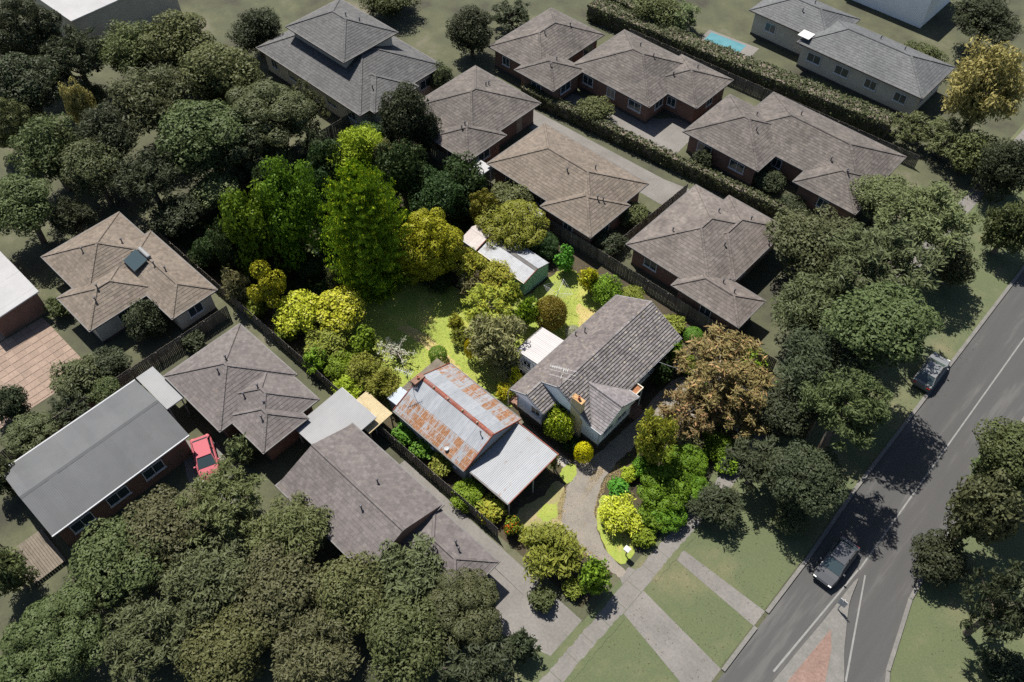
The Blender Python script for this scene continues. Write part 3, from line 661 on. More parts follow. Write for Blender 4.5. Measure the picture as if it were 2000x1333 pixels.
t = MB(); slope_tiles(t, (EX1, Y0, EZ), (0, 1, 0), (-ct, 0, st), Y1 - Y0, n, gg, TW, rnd, thick=.105); stuff(t.build('roof_tiles', 'tile_grey', roof))
t = MB(); slope_tiles(t, (EX0, Y1, EZ), (0, -1, 0), (ct, 0, st), Y1 - YS, n, gg, TW, rnd, thick=.032, cut=lambda v: (0, Y1 - YS) if v * ct < SRX - EX0 else (0, Y1 - Y0)); stuff(t.build('roof_tiles', 'tile_back', roof))
Ls = (SRX - EX0) / ct; ns = round(Ls / GA)
t = MB(); slope_tiles(t, (SX1, YS, EZ), (0, 1, 0), (-ct, 0, st), -3.5 - YS, ns, Ls / ns, TW, rnd, thick=.105); stuff(t.build('roof_tiles', 'tile_grey', sroof))
Lw = (WRY - WY0) / ct; nw = round(Lw / GA)
t = MB(); slope_tiles(t, (10.0, WY0, EZ), (1, 0, 0), (0, ct, st), WX - 10.0, nw, Lw / nw, TW, rnd, thick=.06); stuff(t.build('roof_tiles', 'tile_wing', wroof))
t = MB(); slope_tiles(t, (WX, WY1, EZ), (-1, 0, 0), (0, -ct, st), WX - 10.0, nw, Lw / nw, TW, rnd, thick=.06); stuff(t.build('roof_tiles', 'tile_wing', wroof))
c = MB(); ridge_caps(c, (RX, Y0, RZ), (RX, Y1, RZ)); stuff(c.build('ridge_caps', 'tile_grey', roof))
c = MB(); ridge_caps(c, (SRX, YS, SRZ), (SRX, -3.55, SRZ)); stuff(c.build('ridge_caps', 'tile_grey', sroof))
c = MB(); ridge_caps(c, (10.0, WRY, WRZ + .02), (WX, WRY, WRZ + .02)); stuff(c.build('ridge_caps', 'tile_wing', wroof))
# barge boards, gutters, valley flashings
def barge(p, q, mat='trim_grey', parent=H):
    b = MB(); b.bar(p, q, .035, .17); b.build('barge_board', mat, parent)
for (a, b_) in (((EX0, YS - .02, EZ - .07), (SRX, YS - .02, SRZ - .07)), ((SRX, YS - .02, SRZ - .07), (SX1, YS - .02, EZ - .07)),
                ((SRX + .1, Y0 - .02, SRZ), (RX, Y0 - .02, RZ - .07)), ((RX, Y0 - .02, RZ - .07), (EX1, Y0 - .02, EZ - .07)),
                ((WX + .02, WY0, EZ - .07), (WX + .02, WRY, WRZ - .07)), ((WX + .02, WRY, WRZ - .07), (WX + .02, WY1, EZ - .07)),
                ((EX0, Y1 + .02, EZ - .07), (RX, Y1 + .02, RZ - .07)), ((RX, Y1 + .02, RZ - .07), (EX1, Y1 + .02, EZ - .07))): barge(a, b_)
def gutter(x0, x1, y0, y1, z=EZ, mat='gutter_dark'):
    g_ = MB(); g_.box(x0, x1, y0, y1, z - .11, z + .015); g_.build('gutter', mat, H)
gutter(EX0 - .13, EX0 - .006, YS, Y1); gutter(EX1 + .006, EX1 + .13, 1.05, Y1, mat='trim_grey'); gutter(SX1 + .006, SX1 + .13, YS, Y0 - .04)
gutter(EX1 + .1, WX, WY0 - .13, WY0 - .006, mat='trim_grey'); gutter(EX1 + .14, WX, WY1 + .006, WY1 + .13, mat='trim_grey')
for y in (WY0, WY1):
    v = MB(); z0 = EZ + .05; v.bar((12.33, y, z0), (10.02, WRY, WRZ + .05), .09, .02); v.build('valley_flashing', 'gutter_dark', H)
dp = MB(); dp.tube([(5.02, -5.62, 3.2), (4.72, -5.55, 2.3), (4.70, -5.5, .1)], .05, 6); dp.build('downpipe', 'cream_wall', H)
dp = MB(); dp.tube([(12.42, 8.3, 3.2), (12.05, 8.2, 2.9), (12.02, 8.2, .1)], .04, 6); dp.build('downpipe', 'trim_white', H)
# windows and doors
window(H, (7.65, -5.25, 2.15), (0, -1), .95, 1.05); window(H, (13.05, -2.35, 2.2), (1, 0), 1.25, 1.25); window(H, (13.05, -.55, 2.2), (1, 0), 1.25, 1.25)
for y in (3.4, 5.4, 7.2): window(H, (11.90, y, 2.1), (1, 0), 1.3, 1.25)
for y in (3.4, 6.4): window(H, (5.62, y, 2.1), (-1, 0), 1.2, 1.1)
window(H, (9.2, -3.52, 2.1), (0, -1), .8, 1.1); window(H, (8.0, 8.12, 2.1), (0, 1), 1.3, 1.2)
d = MB(); d.box(11.88, 11.97, 1.2, 2.1, .76, 2.8); do = d.build('door', 'timber', H); d = MB(); d.box(11.971, 12.03, 1.95, 2.0, 1.7, 1.82); d.build('handle', 'aluminium', do)
# porch canopy: a shallow rusty tray with pale rim, post and step
pc = MB(); pc.box(12.44, 13.06, 1.16, 2.08, 3.00, 3.06); po = pc.build('porch_canopy', 'porch_brown', H)
rm = MB(); rm.box(12.36, 13.14, 1.06, 1.155, 2.98, 3.20); rm.box(12.36, 13.14, 2.085, 2.18, 2.98, 3.20); rm.box(13.065, 13.14, 1.157, 2.083, 2.98, 3.198); rm.box(12.36, 12.435, 1.157, 2.083, 2.98, 3.198); rm.build('rim', 'cream_wall', po)
p = MB(); p.box(13.02, 13.10, 2.02, 2.10, .0, 2.975); p.build('post', 'trim_white', po)
p = MB(); p.box(11.98, 13.3, .70, 2.3, 0, .40); p.box(13.3, 13.62, .9, 2.1, 0, .2); p.build('porch_step', 'brick_wall', H)
# cream brick chimney: each course laid in real bricks around a core
ch = MB(); ch.box(10.23, 11.22, -3.87, -3.47, 0, 5.30); co = ch.build('chimney', 'mortar', H)
bk = MB(); z = .02; row = 0
while z < 5.28:
    for (ax, ay, bx, by, nx, ny) in ((10.20, -3.90, 11.25, -3.90, 0, 1), (11.25, -3.90, 11.25, -3.44, -1, 0), (11.25, -3.44, 10.20, -3.44, 0, -1), (10.20, -3.44, 10.20, -3.90, 1, 0)):
        L_ = math.hypot(bx - ax, by - ay); ux, uy = (bx - ax) / L_, (by - ay) / L_; u = -.115 if row % 2 else 0
        while u < L_ - .02:
            a, b_ = max(u, 0) + .005, min(u + .23, L_) - .005; u += .23
            if b_ - a < .03: continue
            j = rnd.uniform(-.004, .004)
            P = [(ax + ux * q + nx * (dd + j), ay + uy * q + ny * (dd + j)) for q, dd in ((a, 0), (b_, 0), (b_, .05), (a, .05))]
            bk.prism(P, z, z + .076)
    z += .086; row += 1
stuff(bk.build('bricks', 'chimney_brick', co))
cp = MB(); cp.box(10.17, 11.28, -3.93, -3.41, 5.30, 5.40); cp.build('chimney_cap', 'chimney_top', co, bevel=.02)
cp = MB(); cp.lathe((10.78, -3.67, 5.40), [(.12, 0), (.13, .04), (.10, .10), (.095, .30), (.12, .33), (.12, .36), (.075, .36), (.07, .1)], 12); cp.build('chimney_pot', 'terracotta_pot', co)
for x, y, z, h in ((5.98, 2.92, 3.82, .62), (5.48, 2.30, 3.52, .48)):
    v = MB(); v.tube([(x, y, z - .1), (x, y, z + h - .08)], .05, 8); v.lathe((x, y, z + h - .08), [(.05, 0), (.085, .02), (.085, .08), (.03, .12)], 8); v.build('vent_pipe', 'dark_metal', H)

def yagi(name, label, base, h, boom_dir, boom, elems, elem_len, mat, mast='aluminium', tilt=0.0, extra=False):
    a = thing(name, label, 'antenna', base); b = Vector(base)
    m = MB(); m.tube([b, b + Vector((0, 0, h))], .018, 6); m.build('mast', mast, a)
    d = Vector((math.cos(boom_dir), math.sin(boom_dir), tilt)).normalized(); s = Vector((-d.y, d.x, 0)).normalized(); top = b + Vector((0, 0, h - .12))
    m = MB(); m.bar(top - d * boom * .3, top + d * boom * .7, .03); m.build('boom', mat, a)
    for i in range(elems):
        c_ = top + d * (boom * (-.28 + .96 * i / (elems - 1))) + Vector((0, 0, .03)); l = elem_len * (1 - .45 * i / elems) / 2
        m = MB(); m.tube([c_ - s * l, c_ + s * l], .014, 5); m.build('element', mat, a)
    if extra:
        top2 = top + Vector((0, 0, -.55)); e = Vector((-d.y, d.x, 0))
        m = MB(); m.bar(top2 - e * .5, top2 + e * .55, .03); m.build('boom', mat, a)
        for k_, l in ((-.45, 2.1), (-.05, 2.2), (.45, 1.9)):
            c_ = top2 + e * k_ + Vector((0, 0, .03)); m = MB(); m.tube([c_ - d * l / 2, c_ + d * l / 2], .017, 5); m.build('element', mat, a)
    return a
yagi('television_antenna', 'tall pale television antenna with long elements on the white house ridge', (8.74, -3.45, RZ), 2.2, R(205), 1.5, 9, .42, 'white_plastic', 'dark_metal', extra=True)

# rear extension under a low white ribbed roof
E_ = skillion('rear_extension', 'white lean-to room with pale ribbed metal roof behind the tiled house', 'extension', 2.42, 5.06, -2.04, 1.45, (2.72, 3.02), 'white_sheet', 'white_wall', 5, 'x', over=.16, w=.35, n=1)
window(E_, (3.6, -1.88, 1.75), (0, -1), .9, .8); d = MB(); d.box(4.35, 4.92, -1.97, -1.882, .05, 2.05); d.build('door', 'trim_grey', E_)
gu = MB(); gu.box(2.29, 2.414, -2.04, 1.45, 2.60, 2.73); gu.build('gutter', 'gutter_dark', E_)

# brick steps by the side path
stp = thing('brick_steps', 'weathered brick steps beside the white gable wall', 'steps', (5.0, -4.6, 0))
for i in range(3):
    s = MB(); s.box(4.35 + .32 * i, 5.56, -5.15, -4.1, .19 * i, .19 * (i + 1) - .004); s.build('step', 'brick_wall', stp, bevel=.015)

# ------------------------------------------------------------------ the rusty iron garage and its carport
G = thing('iron_garage', 'old garage with rust-streaked corrugated iron gable roof', 'garage', (3.2, -10.2, 0))
GX0, GX1, GY0, GY1, GZ = -.95, 7.40, -13.48, -6.90, 2.50; GRY = (GY0 + GY1) / 2; GRZ = 4.00
gp = math.atan2(GRZ - GZ, GRY - GY0); gc, gs_ = math.cos(gp), math.sin(gp); GL = (GRY - GY0) / gc
w = MB(); w.box(GX0 + .25, GX1 - .2, GY0 + .25, GY1 - .25, -.02, GZ - .02); w.build('wall', 'trim_grey', G)
w = MB(); w.add([(GX0 + .02, GY0 + .06, GZ - .03), (GX1 - .1, GY0 + .06, GZ - .03), (GX1 - .1, GY1 - .06, GZ - .03), (GX0 + .02, GY1 - .06, GZ - .03), (GX0 + .02, GRY, GRZ - .05), (GX1 - .1, GRY, GRZ - .05)], [(0, 1, 5, 4), (2, 3, 4, 5), (0, 4, 3), (1, 2, 5), (3, 2, 1, 0)]); w.build('gable', 'trim_grey', G)
bd = MB(); boards(bd, (GX1 - .1, GY0 + .1), (GX1 - .1, GY1 - .1), GZ - .02, GRZ - .1, (1, 0), top=lambda z: (max(0, (z - GZ) / math.tan(gp)), 6.38 - max(0, (z - GZ) / math.tan(gp))))
stuff(bd.build('gable_boards', 'trim_grey', G))
rnd = random.Random(5)
lowA = [.62, .72, .78, .92, .70, .78, .88, .66, .86, .62, .84]; lowB = [.66, .82, .60, .86, .52, .70, .84, .58, .72, .62, .68]
lay_sheets(G, (GX0, GY0, GZ), (1, 0, 0), (0, gc, gs_), GX1 - GX0, GL, 'rusty_sheet', rnd, rows=2, rust=lambda i, r: lowA[i] if r == 0 else (.30 if i in (4, 5, 8) else (.44 if i == 10 else .16)))
lay_sheets(G, (GX1, GY1, GZ), (-1, 0, 0), (0, -gc, gs_), GX1 - GX0, GL, 'rusty_sheet', rnd, rows=2, rust=lambda i, r: lowB[i] if r == 0 else rnd.choice((.05, .12, .2)))
rc = MB(); n_ = 5
for i in range(n_):
    xa, xb = GX0 + (GX1 - GX0) * i / n_, GX0 + (GX1 - GX0) * (i + 1) / n_ + (.04 if i < n_ - 1 else 0); e = .006 * (i % 2)
    c = MB(); c.add([(xa, GRY - .19, GRZ - .02 + e), (xa, GRY - .05, GRZ + .085 + e), (xa, GRY + .05, GRZ + .085 + e), (xa, GRY + .19, GRZ - .02 + e), (xb, GRY - .19, GRZ - .02 + e), (xb, GRY - .05, GRZ + .085 + e), (xb, GRY + .05, GRZ + .085 + e), (xb, GRY + .19, GRZ - .02 + e)], [(0, 1, 5, 4), (1, 2, 6, 5), (2, 3, 7, 6), (0, 3, 2, 1), (4, 5, 6, 7)]); c.build('ridge_cap', 'trim_red', G)
    if i:
        c = MB(); c.lathe((xa, GRY - .05, GRZ + .09), [(.10, 0), (.11, .03), (.06, .10), (.02, .12)], 8); c.build('ridge_knob', 'timber', G)
for x in (GX0 - .03, GX1 + .03):
    for ya, za, yb, zb in ((GY0, GZ, GRY, GRZ), (GRY, GRZ, GY1, GZ)):
        b_ = MB(); b_.bar((x, ya, za + .0), (x, yb, zb + .0), .06, .15); b_.build('barge_board', 'trim_red', G)
for y in (GY0 - .07, GY1 + .07):
    g_ = MB(); g_.box(GX0, GX1, y - .06, y + .06, GZ - .11, GZ + .0); g_.build('gutter', 'gutter_dark', G)
window(G, (3.0, GY0 + .25, 1.5), (0, -1), 1.0, .8); window(G, (5.6, GY0 + .25, 1.5), (0, -1), 1.0, .8)
ck = MB(); ck.box(-1.14, -.62, -11.12, -10.05, 0, 4.06); gco = ck.build('chimney', 'brick_wall', G)
ck = MB(); ck.box(-1.19, -.57, -11.17, -10.0, 4.06, 4.20); ck.build('chimney_cap', 'brick_wall', gco, bevel=.02)
ck = MB(); ck.lathe((-.88, -10.55, 4.20), [(.12, 0), (.11, .14), (.13, .17), (.08, .17), (.07, .05)], 10); ck.build('chimney_pot', 'terracotta_pot', gco)
yagi('roof_antenna', 'thin dark antenna standing on the rusty garage roof beside its chimney', (-.25, -11.65, 3.25), 1.35, R(225), 1.3, 8, .35, 'dark_metal', 'dark_metal')
yagi('pole_antenna', 'bleached antenna on a pole behind the garage chimney', (-2.75, -10.25, 0), 3.0, R(200), 1.6, 9, .7, 'white_plastic', 'dark_metal')
ds = thing('small_dish', 'small grey dish lying low on the rusty garage roof', 'dish', (5.06, -13.15, 2.67)); m = MB(); m.lathe((5.06, -13.15, 2.78), [(.02, .0), (.12, .02), (.2, .07), (.19, .075), (.02, .03)], 14); m.build('bowl', 'trim_grey', ds); m = MB(); m.tube([(5.06, -13.15, 2.62), (5.06, -13.15, 2.79)], .025, 6); m.build('foot', 'dark_metal', ds)
vp_ = thing('flue_pipe', 'small dark flue pipe near the street end of the garage ridge', 'flue', (6.6, -10.75, 3.7)); m = MB(); m.tube([(6.6, -10.75, 3.62), (6.6, -10.75, 4.25)], .04, 8); m.lathe((6.6, -10.75, 4.25), [(.04, 0), (.09, .03), (.02, .1)], 8); m.build('pipe', 'dark_metal', vp_)

CP = thing('carport', 'open carport with weathered corrugated iron roof in front of the rusty garage', 'carport', (9.65, -10.2, 0))
CX0, CX1, CY0, CY1, CZ0, CZ1 = 7.46, 11.86, -13.12, -7.30, 2.28, 2.48
rnd = random.Random(9)
cv = Vector((0, CY1 - CY0, CZ1 - CZ0))
lay_sheets(CP, (CX0, CY0, CZ0), (1, 0, 0), cv, CX1 - CX0, cv.length, 'rusty_sheet', rnd, w=.73, rust=lambda i, r: (.14, .20, .30, .24, .34, .20)[i % 6], aged=.5)
fr = MB(); fr.bar((CX1 - .05, CY0, CZ0 - .08), (CX1 - .05, CY1, CZ1 - .08), .05, .14); fr.build('beam', 'timber', CP)
fr = MB(); fr.bar((CX0 + .08, CY0, CZ0 - .08), (CX0 + .08, CY1, CZ1 - .08), .05, .14); fr.build('beam', 'timber', CP)
for k_ in range(4):
    y = CY0 + .4 + k_ * 1.7; z = CZ0 + (CZ1 - CZ0) * (y - CY0) / (CY1 - CY0); b_ = MB(); b_.box(CX0 + .11, CX1 - .08, y - .04, y + .04, z - .12, z - .02); b_.build('purlin', 'timber', CP)
tr = MB(); tr.bar((CX1 + .03, CY0, CZ0 + .01), (CX1 + .03, CY1, CZ1 + .01), .06, .12); tr.build('barge_board', 'trim_red', CP)
tr = MB(); tr.box(CX0, CX1 + .06, CY1 + .012, CY1 + .07, CZ1 - .07, CZ1 + .07); tr.build('barge_board', 'trim_red', CP)
tr = MB(); tr.box(CX0, CX1 + .02, CY0 - .12, CY0 - .01, CZ0 - .12, CZ0); tr.build('gutter', 'gutter_dark', CP)
for x, y, z in ((CX1 - .05, CY0 + .1, CZ0), (CX1 - .05, CY1 - .1, CZ1), (CX0 + .10, CY0 + .1, CZ0), (CX1 - .05, (CY0 + CY1) / 2, (CZ0 + CZ1) / 2)):
    p = MB(); p.box(x - .045, x + .045, y - .045, y + .045, 0, z - .155); p.build('post', 'trim_grey', CP)
sheet('carport_floor', [(7.3, -13.1), (12.3, -13.1), (12.4, -7.4), (7.3, -7.0)], .009, 'soil')

skillion('lean_to', 'small bluish iron lean-to behind the rusty garage', 'lean-to', -2.55, -.98, -12.86, -11.28, (2.05, 2.25), 'galv_blue', 'trim_grey', 21, 'x', over=.1)
skillion('felt_roof_shelter', 'low flat shelter with brown felt roof along the back of the garage', 'shelter', -2.45, -1.2, -11.2, -7.0, (1.95, 2.05), 'malthoid', 'timber', 22, 'x', over=.1, posts=True, trim='timber', w=1.05, n=1)
skillion('tan_iron_shelter', 'low shelter with tan debris-strewn iron roof at the garage corner', 'shelter', -4.3, -1.0, -16.2, -13.62, (2.0, 2.15), 'tan_sheet', 'timber', 23, 'y', over=.12, posts=True, trim='timber')

# ------------------------------------------------------------------ green shed and store at the back
S = thing('green_shed', 'green corrugated shed with grey iron roof on the back lawn', 'shed', (-6, 6.5, 0))
SX0_, SX1_, SY0, SY1, SZ = -9.0, -2.86, 4.78, 8.30, 1.92; SRY, SRZ_ = 6.52, 2.42
rnd = random.Random(31)
w = MB(); w.box(SX0_ + .1, SX1_ - .06, SY0 + .08, SY1 - .08, -.02, SZ - .03); w.build('wall', 'shed_green', S)
w = MB(); w.add([(SX0_ + .05, SY0 + .05, SZ - .035), (SX1_ - .06, SY0 + .05, SZ - .035), (SX1_ - .06, SY1 - .05, SZ - .035), (SX0_ + .05, SY1 - .05, SZ - .035), (SX0_ + .05, SRY, SRZ_ - .03), (SX1_ - .06, SRY, SRZ_ - .03)], [(0, 1, 5, 4), (2, 3, 4, 5), (0, 4, 3), (1, 2, 5), (3, 2, 1, 0)]); w.build('gable', 'shed_green', S)
me = sheet_mesh('wall_sheet', .60, 1.0, 4, .02)
for i in range(6):                       # ribbed sheets on the gable end that faces the house
    ya = SY0 + .06 + i * .567; yb = ya + .567
    top = min(SZ + (min(ya, yb) - SY0) * .287, 2.4) if ya < SRY - .3 else SZ + (SY1 - yb) * .281
    m = MB(); nn = 24
    hz = lambda y: SZ + (SRZ_ - SZ) * ((y - SY0) / (SRY - SY0) if y < SRY else (SY1 - y) / (SY1 - SRY)) - .05
    for q in range(nn + 1):
        y = ya + (yb - ya) * q / nn; x = SX1_ - .03 + .018 * math.sin(2 * math.pi * 5 * q / nn) + (.004 if i % 2 else 0); m.v += [(x, y, .02), (x, y, hz(y))]
    m.f += [(2 * q, 2 * q + 2, 2 * q + 3, 2 * q + 1) for q in range(nn)]; m.build('wall_sheet', 'shed_green', S)
dv = Vector((0, SRY - SY0, SRZ_ - SZ)); lay_sheets(S, (SX0_, SY0, SZ), (1, 0, 0), dv, SX1_ - SX0_, dv.length, 'shed_roof', rnd)
dv = Vector((0, SRY - SY1, SRZ_ - SZ)); lay_sheets(S, (SX1_, SY1, SZ), (-1, 0, 0), dv, SX1_ - SX0_, dv.length, 'shed_roof', rnd)
m = MB(); m.add([(SX0_, SRY - .2, SRZ_ - .0), (SX0_, SRY, SRZ_ + .09), (SX0_, SRY + .2, SRZ_ - .0), (SX1_, SRY - .2, SRZ_ - .0), (SX1_, SRY, SRZ_ + .09), (SX1_, SRY + .2, SRZ_ - .0)], [(0, 1, 4, 3), (1, 2, 5, 4), (0, 2, 1), (3, 4, 5)]); m.build('ridge_cap', 'gutter_dark', S)
m = MB(); m.bar((SX1_ + .03, SY0, SZ + .02), (SX1_ + .03, SRY, SRZ_ + .03), .05, .1); m.build('barge_board', 'trim_red', S)
m = MB(); m.bar((SX1_ + .03, SRY, SRZ_ + .03), (SX1_ + .03, SY1, SZ + .02), .05, .08); m.build('barge_board', 'gutter_dark', S)
m = MB(); m.box(SX0_, SX1_, SY0 - .11, SY0 - .008, SZ - .1, SZ - .0); m.build('gutter', 'cream_wall', S)
ST = metal_gable('store_shed', 'small store shed with faded pink iron roof beside the green shed', 'shed', -11.3, -9.12, 4.72, 7.9, 2.02, 'x', 17, 'shed_pink', 'cream_wall', 33, over=.12, w=.6)
m = MB(); m.bar((-9.08, 4.72, 2.04), (-9.08, 6.31, 2.53), .05, .1); m.build('barge_board', 'trim_red', ST)
m = MB(); m.bar((-9.08, 6.31, 2.53), (-9.08, 7.9, 2.04), .05, .1); m.build('barge_board', 'trim_red', ST)
m = MB(); m.box(-11.3, -9.1, 4.60, 4.71, 1.93, 2.03); m.build('gutter', 'trim_red', ST)

# rotary clothes line
C_ = thing('rotary_clothesline', 'silver rotary clothesline standing on the back lawn', 'clothesline', (.1, 6.25, 0)); cb = Vector((.1, 6.25, 0))
m = MB(); m.tube([cb, cb + Vector((0, 0, 1.95))], [.035, .03], 8); m.build('mast', 'dark_metal', C_)
arms = []
for k_ in range(4):
    a = R(20 + 90 * k_); tip = cb + Vector((math.cos(a) * 1.45, math.sin(a) * 1.45, 2.05)); arms.append(tip)
    m = MB(); m.tube([cb + Vector((0, 0, 1.55)), tip], .016, 6); m.build('arm', 'aluminium', C_)
for f in (1.0, .84, .68, .52):
    for k_ in range(4):
        c0 = cb + Vector((0, 0, 1.55)); p, q = c0.lerp(arms[k_], f), c0.lerp(arms[(k_ + 1) % 4], f); m = MB(); m.tube([p, p.lerp(q, .5) - Vector((0, 0, .03)), q], .009, 4); m.build('wire', 'aluminium', C_)

# letterbox at the drive entry
LB = thing('letterbox', 'white letterbox on a post beside the driveway entry', 'letterbox', (20.7, -9.3, 0))
m = MB(); m.box(20.67, 20.75, -9.34, -9.26, 0, .95); m.build('post', 'timber', LB)
m = MB(); m.box(20.51, 20.91, -9.48, -9.12, .95, 1.2); m.build('box', 'white_plastic', LB, bevel=.02); m = MB(); m.add([(20.47, -9.52, 1.202), (20.95, -9.52, 1.202), (20.95, -9.08, 1.202), (20.47, -9.08, 1.202), (20.47, -9.3, 1.3), (20.95, -9.3, 1.3)], [(0, 1, 5, 4), (2, 3, 4, 5), (0, 4, 3), (1, 2, 5), (3, 2, 1, 0)]); m.build('lid', 'white_plastic', LB)
m = MB(); m.box(20.912, 20.925, -9.42, -9.18, 1.1, 1.14); m.build('slot', 'dark_metal', LB)
# red and white ride-on toy left in the grass
TY = thing('ride_on_toy', 'little red and white toy left in the grass by the lean-to', 'toy', (-3.75, -11.45, 0))
m = MB(); m.box(-4.05, -3.45, -11.6, -11.3, .14, .34); m.build('body', 'red_plastic', TY, bevel=.06); m = MB(); m.box(-3.95, -3.7, -11.57, -11.33, .345, .52); m.build('seat', 'white_plastic', TY, bevel=.04)
for x in (-3.95, -3.55):
    for y in (-11.66, -11.28):
        m = MB(); m.tube([(x, y - .03, .13), (x, y + .03, .13)], .13, 10); m.build('wheel', 'white_plastic', TY)

# timber power pole inside the street gums and the service wire to the house eave
PX, PY = 25.4, 9.2
PP = thing('power_pole', 'grey timber power pole standing among the street gum trees', 'pole', (PX, PY, 0))
m = MB(); m.tube([(PX, PY, 0), (PX, PY, 6.2)], [.16, .12], 10); m.build('shaft', 'bark', PP); m = MB(); m.box(PX - .08, PX + .08, PY - .8, PY + .8, 5.8, 5.92); m.build('crossarm', 'timber', PP)
SW = thing('service_wire', 'thin service wire running from the tiled eave toward the street', 'wire', (12.42, 5.1, 3.25)); pts = []
for k_ in range(17):
    t_ = k_ / 16; pts.append(Vector((12.42, 5.1, 3.25)).lerp(Vector((PX, PY, 5.7)), t_) - Vector((0, 0, 1.2 * t_ * (1 - t_) * 2)))
m = MB(); m.tube(pts, .012, 5); m.build('cable', 'trim_grey', SW)

# ------------------------------------------------------------------ neighbouring houses
def blk(x0, x1, y0, y1, z=2.9, kind='hip', **k): return dict(r=(x0, x1, y0, y1), z=z, kind=kind, **k)
neighbour('brown_tile_house', 'brown hip-roofed house beside the back left corner of the garden', [blk(-38.2, -30.0, -24.8, -16.6), blk(-33.6, -22.6, -20.6, -15.9, 2.88), blk(-32.4, -26.8, -26.4, -19.5, 2.86)], 'tile_tan', 'cream_wall', 101)
neighbour('taupe_tile_house', 'taupe tiled house with stepped hips next to the garage boundary', [blk(-17.6, -9.6, -24.6, -16.9), blk(-12.6, -6.2, -23.0, -17.2, 2.88), blk(-10.4, -5.4, -23.4, -19.0, 2.86)], 'tile_mauve', 'brick_wall', 102)
N5 = metal_gable('grey_metal_house', 'long house under a plain grey metal gable roof, left edge', 'house', -18.9, -11.0, -38.6, -26.6, 3.1, 'y', 14, 'metal_grey_roof', 'brick_wall', 103)
for y in (-36.5, -33.4, -30.2): window(N5, (-11.35, y, 1.7), (1, 0), 1.8, 1.2)
TD = thing('timber_deck', 'shaded timber deck with posts at the end of the grey metal house', 'deck', (-11.8, -40.2, 0))
for i in range(14): m = MB(); m.box(-14.2, -10.4, -41.8 + .2 * i, -41.62 + .2 * i, .32, .36); m.build('deck_board', 'timber_dull', TD)
for x in (-14.1, -10.5):
    for y in (-41.7, -39.1): m = MB(); m.box(x - .06, x + .06, y - .06, y + .06, 0, 2.7 if y < -41 else .3); m.build('post', 'timber_dull', TD)
m = MB(); m.box(-14.2, -10.4, -41.80, -41.70, 2.702, 2.85); m.build('beam', 'timber_dull', TD)
skillion('pale_carport', 'pale flat carport roof between the taupe house and the grey metal house', 'carport', -19.6, -14.8, -26.35, -24.7, (2.5, 2.6), 'metal_pale_roof', 'trim_grey', 104, 'x', posts=True)
skillion('white_metal_garage', 'white metal roofed garage at the left edge beside the terracotta court', 'garage', -44.0, -34.4, -32.0, -27.2, (2.6, 2.9), 'metal_white_roof', 'brick_wall', 105, 'y')
skillion('pale_metal_carport', 'wide pale metal carport roof against the garage boundary', 'carport', -5.8, -1.4, -20.2, -14.95, (2.4, 2.65), 'metal_pale_roof', 'trim_grey', 106, 'y', posts=True)
neighbour('gable_tile_house', 'brown tiled gable house below the rusty garage', [blk(-2.2, 8.4, -24.5, -16.85, 2.9, 'gable', axis='x', gablemat='brick_wall'), blk(7.9, 14.6, -21.6, -17.2, 2.6, 'hip')], 'tile_mauve', 'brick_wall', 107, pitch=21)
skillion('white_roof_house', 'white metal roof beyond the dark trees, top left', 'house', -80, -69, -3.5, 10.5, (4.5, 5.0), 'metal_white_roof', 'cream_wall', 108, 'x')
neighbour('two_storey_house', 'two-storey charcoal tiled house behind the far corner of the garden', [blk(-50.5, -31.8, 9.6, 22.2, 3.4), blk(-47.5, -37.2, 12.4, 20.4, 6.2, base=3.4), blk(-38.0, -31.0, 11.0, 17.5, 3.38)], 'tile_charcoal', 'cream_wall', 109, pitch=24)
neighbour('brown_unit', 'brown tiled unit far behind the garden, top centre', [blk(-31.0, -22.5, 29.2, 40.5), blk(-25.5, -19.6, 27.9, 33.5, 2.88)], 'tile_brown', 'brick_wall', 110)
neighbour('brown_unit', 'brown tiled unit just beyond the conifer end of the garden', [blk(-29.4, -19.2, 14.4, 25.2), blk(-24.0, -18.2, 12.6, 18.5, 2.88)], 'tile_brown', 'brick_wall', 111)
neighbour('brown_unit', 'large brown hipped unit behind the green shed', [blk(-16.4, -2.2, 13.9, 22.8), blk(-8.0, -1.6, 12.9, 19.0, 2.88)], 'tile_tan', 'brick_wall', 112)
neighbour('brown_unit', 'brown hipped unit behind the white house roof', [blk(1.6, 11.3, 14.6, 26.0), blk(5.0, 11.8, 17.8, 27.0, 2.88)], 'tile_taupe', 'brick_wall', 113)
neighbour('brown_unit', 'small brown hipped unit beside the far end of the tiled house', [blk(7.9, 15.2, 13.4, 17.6, 2.8)], 'tile_taupe', 'brick_wall', 114)
neighbour('grey_brown_unit', 'grey-brown tiled unit in the upper row, left of the pair', [blk(-21.2, -9.8, 33.0, 43.0), blk(-13.0, -5.8, 36.5, 43.6, 2.88)], 'tile_brown', 'brick_wall', 115)
neighbour('grey_brown_unit', 'long grey-brown tiled unit in the upper row, right of the pair', [blk(-4.4, 5.0, 32.2, 41.0), blk(-1.0, 15.2, 35.6, 44.8, 2.88), blk(8.6, 15.6, 33.4, 40.0, 2.86)], 'tile_brown', 'brick_wall', 116)
N18 = neighbour('slate_tile_house', 'slate grey tiled house beyond the tall hedge, top right', [blk(-12.0, -1.0, 56.6, 64.0, 3.4), blk(-4.0, 12.0, 54.6, 62.6, 3.38)], 'tile_slate', 'cream_wall', 117)
m = MB(); m.box(-4.4, -2.9, 54.9, 56.4, 3.95, 4.05); m.build('skylight', 'white_plastic', N18)
skillion('white_flat_house', 'white flat-roofed building at the top right edge', 'house', -9, 4, 73, 82, (5.2, 5.4), 'metal_white_roof', 'white_wall', 118, 'x')
